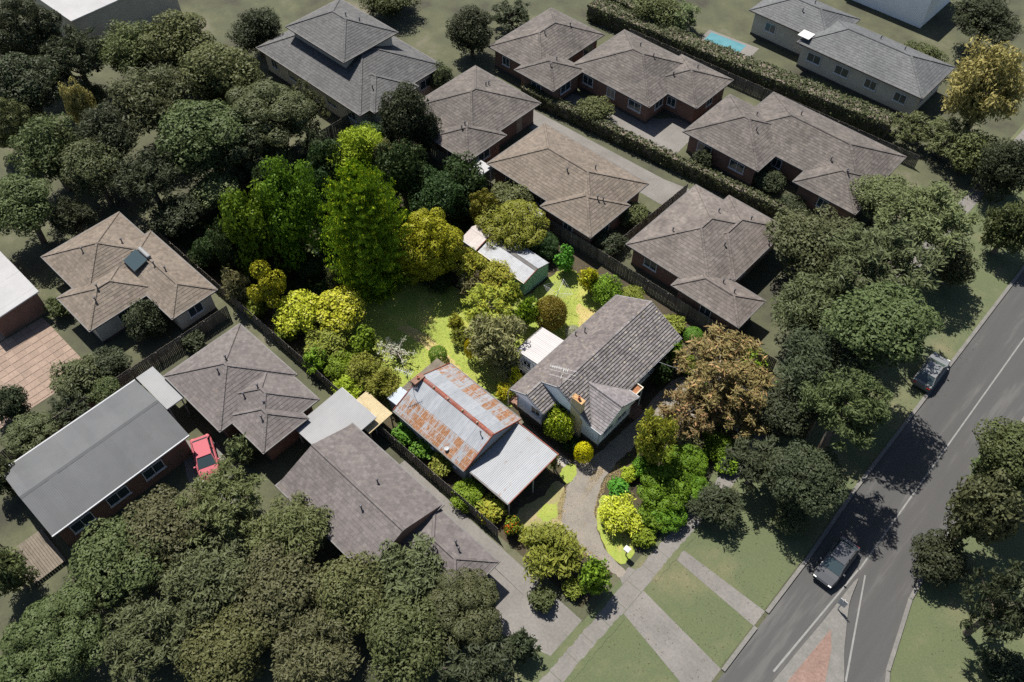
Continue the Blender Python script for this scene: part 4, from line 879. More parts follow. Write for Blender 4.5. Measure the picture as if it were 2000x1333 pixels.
skillion('patio_cover', 'bright translucent patio cover against the brown unit wall', 'patio', -18.2, -16.0, 12.1, 14.2, (2.3, 2.4), 'metal_white_roof', 'trim_white', 119, 'x', posts=True)
skillion('patio_cover', 'little white patio roof in front of the large brown unit', 'patio', -9.6, -7.4, 10.9, 12.9, (2.3, 2.4), 'metal_white_roof', 'trim_white', 120, 'x', posts=True)

SH = thing('solar_heater', 'dark rooftop water heater with pale tank on the brown house roof', 'heater', (-30.2, -18.4, 4.0))
m = MB(); m.bar((-31.2, -18.2, 4.02), (-29.4, -18.2, 4.02), .42, .42); m.build('tank', 'metal_pale_roof', SH, bevel=.15)
m = MB(); m.add([(-31.3, -18.5, 3.98), (-29.3, -18.5, 3.98), (-29.3, -20.0, 3.55), (-31.3, -20.0, 3.55), (-31.3, -18.5, 4.08), (-29.3, -18.5, 4.08), (-29.3, -20.0, 3.65), (-31.3, -20.0, 3.65)], [(3, 2, 1, 0), (4, 5, 6, 7), (0, 1, 5, 4), (1, 2, 6, 5), (2, 3, 7, 6), (3, 0, 4, 7)]); m.build('panel', 'glass', SH)
# ------------------------------------------------------------------ fences
def fence(label, pts, h=1.65, seed=1, mat='paling'):
    rnd = random.Random(seed); f = thing('paling_fence', label, 'fence', (*pts[0], 0))
    for a, b in zip(pts, pts[1:]):
        a, b = Vector((*a, 0)), Vector((*b, 0)); L = (b - a).length; d = (b - a).normalized(); n = Vector((-d.y, d.x, 0)); bays = max(1, round(L / 2.4))
        for k in range(bays):
            p0, p1 = a + d * (L * k / bays), a + d * (L * (k + 1) / bays); m = MB(); c = int((p1 - p0).length / .15)
            for i in range(c):
                q = p0 + d * ((p1 - p0).length * i / c); q2 = q + d * .135; z = h + rnd.uniform(-.03, .03); o = n * (.02 + .012 * (i % 2)); e = n * .016
                m.add([q + o, q2 + o, q2 + o + e, q + o + e] + [v + Vector((0, 0, z)) for v in (q + o, q2 + o, q2 + o + e, q + o + e)], [(4, 5, 6, 7), (0, 1, 5, 4), (1, 2, 6, 5), (2, 3, 7, 6), (3, 0, 4, 7)])
            stuff(m.build('palings', mat, f))
            for zz in (.4, 1.3): r = MB(); r.bar(p0 + Vector((0, 0, zz)) - n * .0, p1 + Vector((0, 0, zz)) - n * .0, .036, .08); r.build('rail', mat, f)
            po = MB(); po.box(p0.x - .05, p0.x + .05, p0.y - .05, p0.y + .05, 0, h - .1); po.build('post', mat, f)
    return f
fence('grey paling fence along the left side of the garden', [(-34.6, -15.0), (12.5, -15.0)], seed=1)
fence('grey paling fence across the back of the garden behind the dark trees', [(-34.8, -14.9), (-34.8, 12.4)], seed=2)
fence('grey paling fence along the right side of the garden behind the sheds', [(-34.6, 12.6), (19.5, 13.5)], seed=3)
fence('weathered paling fence beside the terracotta court', [(-22.0, -38.5), (-21.6, -26.0), (-21.4, -16.0)], seed=4)
fence('paling fence between the two brown units', [(0.0, 14.2), (0.2, 27.0)], seed=5)
fence('paling fence dividing the upper units from the tall hedge', [(-22, 45.4), (16, 47.6)], seed=6)

# ------------------------------------------------------------------ cars
def car(label, loc, rz, paint, seed):
    c = thing('parked_car' if paint != 'car_dark' else 'car', label, 'car', (0, 0, 0))
    st = [(-2.15, .30, .62, .80), (-2.05, .28, .88, .86), (-1.2, .26, .96, .88), (-.2, .26, .97, .89), (.75, .26, .97, .89), (1.5, .27, .86, .87), (2.05, .30, .70, .80), (2.18, .36, .58, .70)]
    b = MB(); ns = 0
    for x, zb, zt, hw in st:      # body sections, rounded shoulders
        b.v += [(x, -hw * .92, zb), (x, -hw, zb + .18), (x, -hw, zt - .12), (x, -hw * .9, zt), (x, hw * .9, zt), (x, hw, zt - .12), (x, hw, zb + .18), (x, hw * .92, zb)]
    for i in range(len(st) - 1):
        for k in range(8): b.f.append((i * 8 + k, i * 8 + (k + 1) % 8, (i + 1) * 8 + (k + 1) % 8, (i + 1) * 8 + k))
    b.f += [tuple(range(7, -1, -1)), tuple(range((len(st) - 1) * 8, len(st) * 8))]
    b.build('body', paint, c, bevel=.03)
    g = MB(); lo = [(-1.75, .74), (1.05, .74)]; z0, z1 = .95, 1.42
    g.add([(-1.80, -.76, z0), (1.10, -.76, z0), (1.10, .76, z0), (-1.80, .76, z0), (-1.25, -.60, z1 - .012), (.30, -.60, z1 - .012), (.30, .60, z1 - .012), (-1.25, .60, z1 - .012)], [(4, 5, 6, 7), (0, 1, 5, 4), (1, 2, 6, 5), (2, 3, 7, 6), (3, 0, 4, 7)]); g.build('glasshouse', 'glass', c)
    r = MB(); r.box(-1.28, .33, -.62, .62, z1 - .01, z1 + .035); r.build('cabin_roof', paint, c, bevel=.03)
    for s in (-1, 1):
        for xa, za, xb, zb in ((1.12, .955, .31, z1), (-1.82, .955, -1.27, z1), (-.45, .955, -.45, z1)):
            p = MB(); p.bar((xa, s * .772, za), (xb, s * .612, zb), .07, .05); p.build('pillar', paint, c)
        h = MB(); h.box(2.02, 2.16, s * .62 - .13, s * .62 + .13, .56, .68); h.build('headlight', 'lamp_lens', c, bevel=.02)
        h = MB(); h.box(-2.17, -2.06, s * .62 - .13, s * .62 + .13, .62, .76); h.build('tail_light', 'tail_lens', c, bevel=.02)
        mi = MB(); mi.box(.72, .86, s * .98 - .08, s * .98 + .08, .92, 1.04); mi.build('mirror', paint, c, bevel=.02)
        for x in (-1.32, 1.35):
            w = MB(); w.tube([(x, s * .70, .31), (x, s * .90, .31)], .31, 16); wo = w.build('wheel', 'rubber', c)
            w = MB(); w.tube([(x, s * .895, .31), (x, s * .912, .31)], .19, 12); w.build('rim', 'aluminium', wo)
    c.location = loc; c.rotation_euler.z = rz; return c
car('coral red car parked beside the grey metal house', (-9.9, -26.55, .01), R(-22), 'car_coral', 1)
car('silver car parked at the kerb under the street gums', (30.0, 22.7, .0), R(91), 'car_silver', 2)
car('dark car driving on the road toward the traffic island', (32.9, 1.0, .01), R(-90), 'car_dark', 3)
# white board on the traffic island
KS = thing('traffic_sign', 'white board on a post at the nose of the traffic island', 'sign', (34.85, -1.9, .13)); m = MB(); m.tube([(34.85, -1.9, .13), (34.85, -1.9, 1.9)], .04, 8); m.build('post', 'aluminium', KS); m = MB(); m.box(34.55, 35.15, -1.86, -1.83, .75, 1.65); m.build('panel', 'white_plastic', KS)

# ------------------------------------------------------------------ plants
def leaf_mesh(name, C, N, size, aspect, rng, fold=.25):
    """one folded rhombus per leaf; islands stay separate so each leaf takes its own tone"""
    n = len(C); N = N / (np.linalg.norm(N, axis=1, keepdims=True) + 1e-9)
    a = rng.normal(size=(n, 3)); T = np.cross(N, a); T /= np.linalg.norm(T, axis=1, keepdims=True) + 1e-9; B = np.cross(N, T)
    s = size[:, None]; L = T * s * aspect * .5; W = B * s * .5 / max(1, aspect ** .5)
    V = np.stack([C - L, C - W + N * s * fold * .3, C + L, C + W + N * s * fold * .3], 1).reshape(-1, 3)
    me = bpy.data.meshes.new(name); me.vertices.add(4 * n); me.vertices.foreach_set('co', V.astype(np.float32).ravel())
    me.loops.add(4 * n); me.loops.foreach_set('vertex_index', np.arange(4 * n, dtype=np.int32))
    me.polygons.add(n); me.polygons.foreach_set('loop_start', np.arange(0, 4 * n, 4, dtype=np.int32))
    me.update(); me.validate(); me.materials.append(None); return me
def sph(rng, n):
    v = rng.normal(size=(n, 3)); return v / np.linalg.norm(v, axis=1, keepdims=True)
def clump_points(rng, nc, r0, r1, cr0, cr1, zmin=-.75, sp=.85):
    C = []; tries = 0
    while len(C) < nc and tries < 6000:
        tries += 1; d = sph(rng, 1)[0]; r = rng.uniform(r0, r1) ; p = d * r
        if p[2] < zmin: continue
        c = rng.uniform(cr0, cr1)
        if all(np.linalg.norm(p - q) > sp * min(c, k) for q, k in C): C.append((p, c))
    return C
PROTO = {}
def crown_mesh(kind, size, var):
    key = (kind, size, var)
    if key in PROTO: return PROTO[key]
    rng = np.random.default_rng(abs(hash(kind)) % 1000 * 0 + sum(map(ord, kind)) * 31 + ord(size) * 7 + var * 101)
    R0 = {'S': 1.0, 'M': 2.2, 'L': 4.2}[size]; leaf = {'S': .13, 'M': .155, 'L': .21}[size] / R0 * (.72 if kind == 'billow' else 1.0)
    dens = {'S': .8, 'M': 1.0, 'L': 1.25}[size]
    pts, nrm, siz, limbs = [], [], [], []; aspect = 1.5
    def shell(C, per, lo=.72, hi=1.05, jit=.55, up=.25, flat=1.0, droop=0):
        for p, c in C:
            k = max(12, int(per * (c / leaf) ** 2)); d = sph(rng, k); rr = rng.uniform(lo, hi, (k, 1))
            q = d * rr * c; q[:, 2] *= flat
            pts.append(p + q); nrm.append(d + rng.normal(size=(k, 3)) * jit + np.array([0, 0, up])); siz.append(leaf * rng.uniform(.7, 1.35, k))
    if kind == 'broad':
        C = clump_points(rng, int(40 * dens), .40, .82, .20, .36, -.75, 1.0); C += [(p * .45, .42) for p in sph(rng, 5)]; shell(C, 8.5, .80, 1.06, .40, .10)
    elif kind == 'billow':
        C = clump_points(rng, int(40 * dens), .62, .84, .17, .30, -.7, 1.28); shell(C, 13, .90, 1.03, .22, .0); C2 = [(p * .42, .36) for p in sph(rng, 7)]; shell(C2, 2.5, .8, 1.1, .5)
    elif kind == 'fine':
        C = clump_points(rng, int(46 * dens), .45, .86, .14, .30); shell(C, 8.5, .45, 1.22, .8, .3); aspect = 2.2
    elif kind == 'ball':
        leaf *= .62; k = int(11 / leaf ** 2 * 2.2); d = sph(rng, k); d = d[d[:, 2] > -.8]; k = len(d)
        ph = np.sin(d[:, 0] * 9 + var) * np.sin(d[:, 1] * 8) * np.sin(d[:, 2] * 7 + 1)
        pts.append(d * (rng.uniform(.86, 1.0, (k, 1)) + .05 * ph[:, None])); nrm.append(d + rng.normal(size=(k, 3)) * .32); siz.append(leaf * rng.uniform(.7, 1.2, k))
        C = [(np.zeros(3), .8)]
    elif kind == 'glossy':
        C = clump_points(rng, int(22 * dens), .30, .72, .26, .42); shell(C, 9.0, .80, 1.06, .45, .15)
    elif kind == 'gum':
        C = clump_points(rng, int(78 * dens), .35, .95, .10, .20, -.55); shell(C, 9, .2, 1.2, 1.3, .2); aspect = 2.6
    elif kind == 'umbrella':
        C = [(np.array([math.cos(a) * r, math.sin(a) * r, z]), c) for a, r, z, c in ((.3, .55, .62, .42), (2.2, .5, .75, .46), (4.0, .62, .35, .36), (5.4, .66, .05, .34), (1.2, .6, -.1, .4), (3.1, .66, -.2, .38), (.0, .0, .1, .5), (5.0, .2, .6, .3))]; shell(C, 13, .80, 1.05, .4, .2, .62)
    elif kind == 'sparse':
        C = clump_points(rng, 42, .25, .95, .10, .16, -.4); shell(C, 2.2, .3, 1.3, 1.4, .2); aspect = 1.6
    elif kind == 'broom':                   # dome of fine upright twigs
        k = 7500; d = sph(rng, k); d = d[d[:, 2] > -.6]; k = len(d); pts.append(d * rng.uniform(.72, 1.06, (k, 1)) ** .7)
        nrm.append(d + rng.normal(size=(k, 3)) * .6); siz.append(leaf * rng.uniform(.7, 1.2, k)); aspect = 2.6; C = [(np.zeros(3), .7)]
    elif kind == 'column':                  # tall leafy tree clothed to the ground
        C = [(np.array([math.cos(a) * r, math.sin(a) * r, z]), c) for a, r, z, c in zip(rng.uniform(0, 6.3, 60), rng.uniform(.25, .74, 60), rng.uniform(-.85, .8, 60), rng.uniform(.18, .34, 60))]
        C = [(p * np.array([min(1, 1.5 * math.sqrt(max(.05, 1 - p[2] ** 2))), min(1, 1.5 * math.sqrt(max(.05, 1 - p[2] ** 2))), 1]), c) for p, c in C]; shell(C, 7.5, .74, 1.06, .5, .1)
    elif kind == 'conifer':                 # layered, drooping boughs with feathery upturned tips
        C = []
        prof = lambda t: math.sqrt(max(0, 1 - ((t - .36) / .66) ** 2)) if t > .36 else .80 + .20 * t / .36
        for i in range(560):
            t = rng.uniform(0, 1) ** 1.05; a = rng.uniform(0, 2 * math.pi); z = -1 + 1.96 * t
            ln = prof(t) * rng.uniform(.72, 1.08) + .03
            leaf = .13 / R0; k = int(26 + 48 * ln); u = rng.uniform(.5, 1, k); d = np.array([math.cos(a), math.sin(a), 0]); side = np.array([-d[1], d[0], 0])
            sp = (.022 + .09 * (1 - u)) * rng.normal(size=k); lift = .10 + .16 * t
            q = d * (u * ln)[:, None] + side * sp[:, None]; q[:, 2] = z - .04 - .05 * u * ln + lift * u ** 3 * ln + rng.normal(size=k) * .012
            pts.append(q); nrm.append(np.array([0, 0, .45]) + d * .8 + rng.normal(size=(k, 3)) * .4); siz.append(leaf * rng.uniform(.7, 1.3, k))
        k = 2600; t = rng.uniform(0, 1, k); a = rng.uniform(0, 6.283, k); rr = np.array([prof(v) for v in t]) * rng.uniform(.3, .62, k)
        pts.append(np.stack([np.cos(a) * rr, np.sin(a) * rr, -1 + 1.9 * t], 1)); nrm.append(np.stack([np.cos(a), np.sin(a), 0 * a], 1) + rng.normal(size=(k, 3)) * .5); siz.append(leaf * rng.uniform(1.8, 2.6, k))
        aspect = 2.0
    if kind not in ('gum', 'sparse', 'umbrella', 'ball', 'conifer'):      # shaded inner leaves
        k = 650; d = sph(rng, k) * rng.uniform(.1, .62, (k, 1)); pts.append(d); nrm.append(rng.normal(size=(k, 3))); siz.append(leaf * rng.uniform(1.6, 2.6, k))
    P, N, S = np.concatenate(pts), np.concatenate(nrm), np.concatenate(siz)
    me = leaf_mesh('crown_' + kind, P, N, S, aspect, rng); PROTO[key] = (me, [p for p, c in C][:40]); return PROTO[key]

NPL = [0]
def plant(name, kind, mat, x, y, r, rz, clear, label, cat='tree', group=None, bark='bark', squash=1.0):
    NPL[0] += 1; rng = random.Random(NPL[0] * 13 + 5)
    size = 'S' if r < 1.45 else ('M' if r < 3.0 else 'L'); var = NPL[0] % (2 if kind in ('broad', 'gum', 'billow', 'fine', 'glossy', 'column') else 1)
    me, tips = crown_mesh(kind, size, var); zc = clear + rz
    T = thing(name, label, cat, (x, y, 0), group); rot = rng.uniform(0, 2 * math.pi) if kind != 'umbrella' else 0.6
    cr = put('crown', me, mat, None, mat_on_object=True); cr.parent = T; cr.location = (0, 0, zc); cr.scale = (r, r * squash, rz * (1.0 if kind != 'conifer' else 1.0)); cr.rotation_euler.z = rot
    tk = MB(); tr = max(.05, .055 * r + .012 * (clear + rz)); top = zc + (.75 * rz if kind == 'conifer' else (.1 * rz))
    lean = (rng.uniform(-.06, .06) * r, rng.uniform(-.06, .06) * r)
    tk.tube([(0, 0, -.05), (lean[0], lean[1], top * .5), (0, 0, top)], [tr * 1.25, tr, tr * (.25 if kind == 'conifer' else .6)], 7)
    if tips:
        nl = {'gum': 14, 'umbrella': 8, 'sparse': 30, 'fine': 9, 'broad': 8}.get(kind, 5); ca, sa = math.cos(rot), math.sin(rot)
        for p in tips[:nl]:
            wx, wy = p[0] * r, p[1] * r * squash; q = Vector((wx * ca - wy * sa, wx * sa + wy * ca, zc + p[2] * rz))
            b0 = Vector((0, 0, max(.1, min(top, q.z - .35 * rz) * rng.uniform(.75, 1.0)))); mid = b0.lerp(q, .5) + Vector((0, 0, -.06 * rz))
            tk.tube([b0, mid, q], [tr * .45, tr * .3, tr * .12 + .01], 5)
    o = tk.build('trunk' if cat == 'tree' else 'stems', bark, None); o.parent = T
    return T

# every plant: kind, leaf, place (m), crown radius, half height, clear trunk
plant('cypress_conifer', 'conifer', 'leaf_conifer', -14.74, -3.84, 4.10, 7.06, 0.20, 'tall dense green conifer with feathery sunlit tips at the back of the lawn', 'tree', None)
plant('leafy_tree', 'column', 'leaf_forest', -23.74, -10.14, 2.98, 5.06, 0.20, 'dark leafy tree clothed to the ground near the back left corner', 'tree', None)
plant('leafy_tree', 'column', 'leaf_forest', -21.77, -6.80, 3.31, 5.98, 0.20, 'tall dark green leafy tree left of the big conifer', 'tree', None)
plant('feathery_tree', 'fine', 'leaf_lime', -24.58, 3.43, 3.04, 2.96, 3.00, 'bright lime feathery tree behind the big conifer', 'tree', None)
plant('dark_tree', 'broad', 'leaf_dark', -25.87, 0.51, 2.32, 3.54, 1.50, 'dark tree between the leafy tree and the lime feathery tree', 'tree', None)
plant('dark_tree', 'broad', 'leaf_dark', -19.99, 5.26, 2.82, 3.67, 1.50, 'dark tree right of the lime feathery tree', 'tree', None)
plant('dark_tree', 'broad', 'leaf_dark', -16.02, 5.92, 3.07, 2.58, 1.20, 'dark tree behind the golden cypress', 'tree', None)
plant('grey_leaf_tree', 'broad', 'leaf_grey', -22.37, 5.16, 1.55, 2.37, 3.00, 'grey-leaved tree crowded against the lime feathery tree', 'tree', None)
plant('dark_shrub', 'broad', 'leaf_dark', -27.89, -13.01, 1.74, 2.18, 0.10, 'dark shrub in the far left corner of the garden', 'shrub', None)
plant('dark_tree', 'column', 'leaf_dark', -25.22, -12.27, 1.71, 3.32, 0.10, 'narrow dark tree in the left corner of the garden', 'tree', None)
plant('twiggy_shrub', 'fine', 'leaf_grey', -21.96, -14.22, 1.44, 2.31, 0.10, 'grey twiggy shrub along the left fence below the dark trees', 'shrub', None)
plant('golden_cypress', 'billow', 'leaf_gold', -11.50, 0.68, 3.44, 3.34, 0.80, 'billowing golden cypress in front of the store shed', 'tree', None)
plant('golden_cypress', 'billow', 'leaf_gold', -12.08, -0.47, 2.23, 1.22, 0.40, 'lower golden cypress at the lawn edge', 'tree', None)
plant('olive_cypress', 'billow', 'leaf_olive_gold', -8.47, 9.23, 3.55, 1.95, 0.60, 'clumpy olive cypress overhanging the shed roofs', 'tree', None)
plant('olive_cypress', 'billow', 'leaf_olive_gold', -12.06, 8.79, 1.64, 2.36, 0.60, 'narrow olive cypress behind the store shed', 'tree', None)
plant('olive_cypress', 'billow', 'leaf_dark', -5.27, 10.11, 1.78, 1.19, 0.20, 'dark cypress behind the green shed', 'tree', None)
plant('flat_topped_tree', 'umbrella', 'leaf_gold', -18.48, -12.92, 1.97, 2.88, 0.30, 'small tree with separate flat golden tops by the left fence', 'tree', None)
plant('yellow_tree', 'broad', 'leaf_yellowlime', -15.32, -12.12, 2.44, 1.73, 0.40, 'glowing yellow-lime tree on the left fence, left of two', 'tree', None)
plant('yellow_tree', 'broad', 'leaf_yellowlime', -12.96, -9.60, 2.62, 1.44, 1.00, 'glowing yellow-lime tree spreading over the lawn shade, right of two', 'tree', None)
plant('olive_shrub', 'fine', 'leaf_olive', -11.23, -12.35, 2.31, 1.27, 0.10, 'olive shrub below the yellow-lime trees', 'shrub', None)
plant('dark_green_shrub', 'glossy', 'leaf_mid', -8.78, -10.04, 1.43, 1.54, 0.10, 'dark green shrub at the lawn edge below the yellow trees', 'shrub', None)
plant('olive_shrub', 'fine', 'leaf_mid', -10.55, -14.16, 1.36, 1.36, 0.10, 'rough green shrub against the left fence below the olive shrub', 'shrub', None)
plant('rounded_shrub', 'broad', 'leaf_mid', -8.52, -13.00, 1.59, 1.02, 0.10, 'rounded green shrub in the left hedge beside the lime bush', 'shrub', None)
plant('olive_shrub', 'fine', 'leaf_olive', -6.44, -12.10, 1.80, 1.39, 0.10, 'olive shrub right of the rounded green one', 'shrub', None)
plant('olive_shrub', 'fine', 'leaf_olive', -4.02, -11.96, 1.78, 1.50, 0.10, 'large olive shrub behind the lean-to', 'shrub', None)
plant('lime_bush', 'fine', 'leaf_lime', -6.34, -13.92, 1.61, 0.89, 0.10, 'bright lime bush on the left fence', 'shrub', None)
plant('bare_grey_shrub', 'sparse', 'leaf_silver', -6.28, -8.47, 1.94, 1.06, 0.10, 'nearly bare grey shrub on the sunny lawn', 'shrub', None, bark='bark_pale')
plant('clipped_bush', 'ball', 'leaf_forest', -3.50, -6.08, 0.88, 0.74, 0.00, 'clipped dark green round bush behind the garage', 'shrub', None)
plant('wattle_tree', 'fine', 'leaf_wattle', -8.15, 2.71, 1.86, 1.64, 0.80, 'loose yellow-green tree in front of the store shed', 'tree', None)
plant('wattle_tree', 'fine', 'leaf_wattle', -5.34, 3.45, 1.95, 1.07, 1.00, 'loose yellow-green tree in front of the green shed roof', 'tree', None)
plant('wattle_tree', 'gum', 'leaf_wattle', -2.97, -0.24, 2.61, 1.44, 1.40, 'open yellow-green tree with visible branches below the green shed', 'tree', None)
plant('wattle_tree', 'fine', 'leaf_wattle', -2.62, 2.67, 1.19, 1.50, 1.00, 'slim yellow-green tree at the green shed corner', 'tree', None)
plant('understorey_shrub', 'fine', 'leaf_grey', -6.51, 1.14, 1.31, 1.42, 0.20, 'greyish understorey shrub beneath the golden cypress', 'shrub', None)
plant('green_groundcover_shrub', 'glossy', 'leaf_fern', -3.30, -0.79, 0.95, 0.53, 0.00, 'bright green low shrub under the open yellow-green tree', 'shrub', None)
plant('rough_shrub', 'fine', 'leaf_wattle', -4.68, -2.62, 0.90, 1.02, 0.00, 'small yellow-tipped shrub at the edge of the shaded lawn', 'shrub', None)
plant('rough_shrub', 'gum', 'leaf_olive', -3.29, -3.21, 1.08, 0.95, 0.00, 'small loose shrub on the lawn beside the grey-green tree', 'shrub', None)
plant('grey_green_tree', 'fine', 'leaf_grey', 0.35, -2.62, 2.79, 2.79, 0.50, 'large grey-green tree between the garage and the white extension', 'tree', None)
plant('grey_green_tree', 'fine', 'leaf_grey', 2.03, -3.18, 1.49, 1.05, 0.40, 'small grey-green tree beside the white extension wall', 'tree', None)
plant('yellow_conifer', 'ball', 'leaf_yellow', -1.39, -4.03, 0.55, 1.43, 0.00, 'little bright yellow conifer tucked left of the grey-green tree', 'shrub', None)
plant('citrus_bush', 'glossy', 'leaf_glossy', -0.15, 2.09, 1.27, 1.99, 0.10, 'glossy green citrus bush left of the brown domed bush', 'shrub', None)
plant('domed_bush', 'broom', 'leaf_broom', 1.34, 3.75, 1.51, 1.73, 0.10, 'brownish dome-shaped broom bush on the back lawn', 'shrub', None)
plant('grey_bush', 'ball', 'leaf_silver', 3.77, 4.20, 0.76, 0.63, 0.00, 'small silver-grey bush against the back wall of the tiled house', 'shrub', None)
plant('bright_bush', 'glossy', 'leaf_fern', -2.14, 9.96, 1.24, 1.55, 0.10, 'bright green bush on the right fence beyond the green shed', 'shrub', None)
plant('yellow_green_shrub', 'glossy', 'leaf_golden_shrub', 1.34, 9.40, 1.17, 1.84, 0.10, 'yellow-green flowering shrub near the clothesline', 'shrub', None)
plant('fence_tree', 'broad', 'leaf_mid', 3.44, 9.53, 1.59, 1.48, 0.30, 'green tree at the far corner of the tiled house', 'tree', None)
plant('fence_shrub', 'broad', 'leaf_olive', 5.34, 10.99, 1.46, 0.80, 0.20, 'low olive shrub behind the tiled roof', 'shrub', None)
plant('golden_shrub', 'glossy', 'leaf_golden_shrub', 3.60, -3.33, 0.67, 1.24, 0.00, 'golden shrub beside the tiled eave, upper of two', 'shrub', None)
plant('golden_shrub', 'glossy', 'leaf_golden_shrub', 3.69, -5.01, 0.89, 0.74, 0.00, 'golden-green shrub between garage and house, lower of two', 'shrub', None)
plant('camellia_bush', 'glossy', 'leaf_camellia', 9.83, -4.73, 1.53, 2.08, 0.00, 'rounded camellia bush with pale flowers beside the brick chimney', 'shrub', None)
plant('clipped_golden_ball', 'ball', 'leaf_yellow', 12.81, -5.07, 0.84, 1.14, 0.00, 'clipped bright yellow ball bush beside the driveway', 'shrub', None)
plant('dark_bed_shrub', 'broad', 'leaf_dark', 11.43, -4.83, 0.94, 0.55, 0.00, 'dark low shrub between the camellia and the yellow ball', 'shrub', None)
plant('brown_gum', 'gum', 'leaf_brown', 17.38, 6.86, 4.37, 2.40, 2.20, 'broad brown-leaved gum tree at the right corner of the garden', 'tree', None, bark='bark_pale')
plant('brown_gum', 'gum', 'leaf_brown', 17.24, 2.92, 2.75, 1.51, 1.60, 'brown-leaved gum overhanging the driveway turning area', 'tree', None, bark='bark_pale')
plant('brown_gum', 'gum', 'leaf_brown', 20.51, 6.15, 2.76, 1.52, 1.40, 'smaller brown-leaved gum nearest the street at the right corner', 'tree', None, bark='bark_pale')
plant('fern_bush', 'ball', 'leaf_fern', 12.09, 11.48, 0.94, 0.69, 0.00, 'round soft green bush beyond the tiled roof corner', 'shrub', None)
plant('olive_bush', 'broad', 'leaf_olive', 9.97, 11.08, 1.33, 0.73, 0.10, 'olive bush at the far gable of the tiled house', 'shrub', None)
plant('verge_bush', 'glossy', 'leaf_glossy', 12.44, 7.86, 1.00, 1.81, 0.00, 'green bush against the front eave of the tiled house', 'shrub', None)
plant('verge_bush', 'glossy', 'leaf_dark', 12.94, 5.41, 1.12, 1.68, 0.00, 'dark bush under the front eave of the tiled house', 'shrub', None)
plant('yellow_green_tree', 'fine', 'leaf_wattle', 16.98, -1.68, 1.70, 4.04, 0.30, 'yellow-green tree with pale twigs beside the turning area', 'tree', None, bark='bark_pale')
plant('pale_shrub', 'broad', 'leaf_grey', 18.66, 1.53, 1.32, 0.73, 0.30, 'pale grey-green shrub below the brown gums', 'shrub', None)
plant('dark_hedge_tree', 'billow', 'leaf_forest', 19.82, -3.32, 2.28, 1.26, 0.20, 'dark green clumpy tree on the street boundary, lower of two', 'tree', None)
plant('dark_hedge_tree', 'billow', 'leaf_forest', 19.60, 0.18, 1.76, 0.97, 0.20, 'dark green clumpy tree on the street boundary, upper of two', 'tree', None)
plant('boundary_shrub', 'broad', 'leaf_forest', 20.35, 3.06, 1.49, 0.82, 0.10, 'dark green shrub on the street boundary below the brown gums', 'shrub', None)
plant('bright_shrub', 'glossy', 'leaf_fern', 16.83, -5.54, 1.11, 0.92, 0.00, 'bright green rounded shrub beside the driveway curve', 'shrub', None)
plant('bright_shrub', 'glossy', 'leaf_lime', 16.73, -3.68, 0.92, 0.51, 0.00, 'light green low shrub behind the rounded driveway shrub', 'shrub', None)
plant('lime_dome_bush', 'fine', 'leaf_yellowlime', 18.52, -7.37, 1.93, 1.06, 0.00, 'large lime-yellow domed bush on the inside of the driveway curve', 'shrub', None)
plant('front_tree', 'fine', 'leaf_olive', 16.83, -13.53, 2.58, 1.42, 0.50, 'olive green tree at the front left of the garden', 'tree', None)
plant('front_shrub', 'broad', 'leaf_mid', 20.45, -13.08, 1.32, 1.97, 0.10, 'green shrub at the street corner of the driveway entry', 'shrub', None)
plant('front_shrub', 'fine', 'leaf_wattle', 14.15, -13.41, 0.80, 0.44, 0.00, 'small yellow-green shrub beside the front tree', 'shrub', None)
plant('side_shrub', 'glossy', 'leaf_fern', 0.60, -13.81, 1.25, 0.69, 0.00, 'light green shrub along the garage wall, first from the tan roof', 'shrub', None)
plant('side_shrub', 'glossy', 'leaf_fern', 2.65, -13.71, 1.36, 0.75, 0.00, 'light green shrub along the garage wall, second from the tan roof', 'shrub', None)
plant('side_shrub', 'broad', 'leaf_olive', 4.91, -13.77, 1.22, 0.82, 0.00, 'olive shrub along the garage wall, third from the tan roof', 'shrub', None)
plant('side_shrub', 'broad', 'leaf_mid', 8.48, -14.14, 1.52, 0.83, 0.00, 'green shrub along the side of the carport', 'shrub', None)
plant('side_shrub', 'broad', 'leaf_wattle', 10.69, -13.85, 1.34, 0.74, 0.00, 'yellow-green shrub at the outer corner of the carport', 'shrub', None)
plant('flowering_shrub', 'glossy', 'leaf_orange', 12.95, -13.89, 0.92, 0.92, 0.00, 'shrub with orange and yellow flowers between carport and front tree', 'shrub', None)
plant('sapling', 'sparse', 'leaf_olive', 11.81, -7.59, 0.54, 1.40, 0.00, 'thin sapling at the carport corner post', 'shrub', None)
plant('unit_tree', 'broad', 'leaf_dull_olive', -11.56, 12.63, 2.63, 1.45, 0.60, 'dull olive tree in front of the large brown unit', 'tree', None)
plant('unit_tree', 'broad', 'leaf_gum_dark', -26.66, 11.70, 3.02, 3.44, 1.50, 'dark tree at the far corner behind the garden', 'tree', None)
plant('unit_tree', 'broad', 'leaf_gum_dark', -24.52, 12.70, 1.66, 2.88, 0.80, 'dark slim tree left of the brown unit wall', 'tree', None)
plant('unit_tree', 'broad', 'leaf_dull_olive', -1.41, 19.56, 1.83, 1.01, 0.30, 'low olive tree between two brown units', 'tree', None)
plant('unit_tree', 'broad', 'leaf_gum_dark', -0.91, 15.22, 1.79, 0.98, 0.20, 'dark low tree behind the sheds fence', 'tree', None)
plant('unit_tree', 'broad', 'leaf_gum_dark', -34.30, 29.48, 3.11, 2.67, 0.80, 'dark tree left of the far brown unit', 'tree', None)
plant('unit_tree', 'broad', 'leaf_gum_grey', -31.46, 21.44, 1.50, 1.93, 0.50, 'grey tree between the charcoal house and the brown unit', 'tree', None)
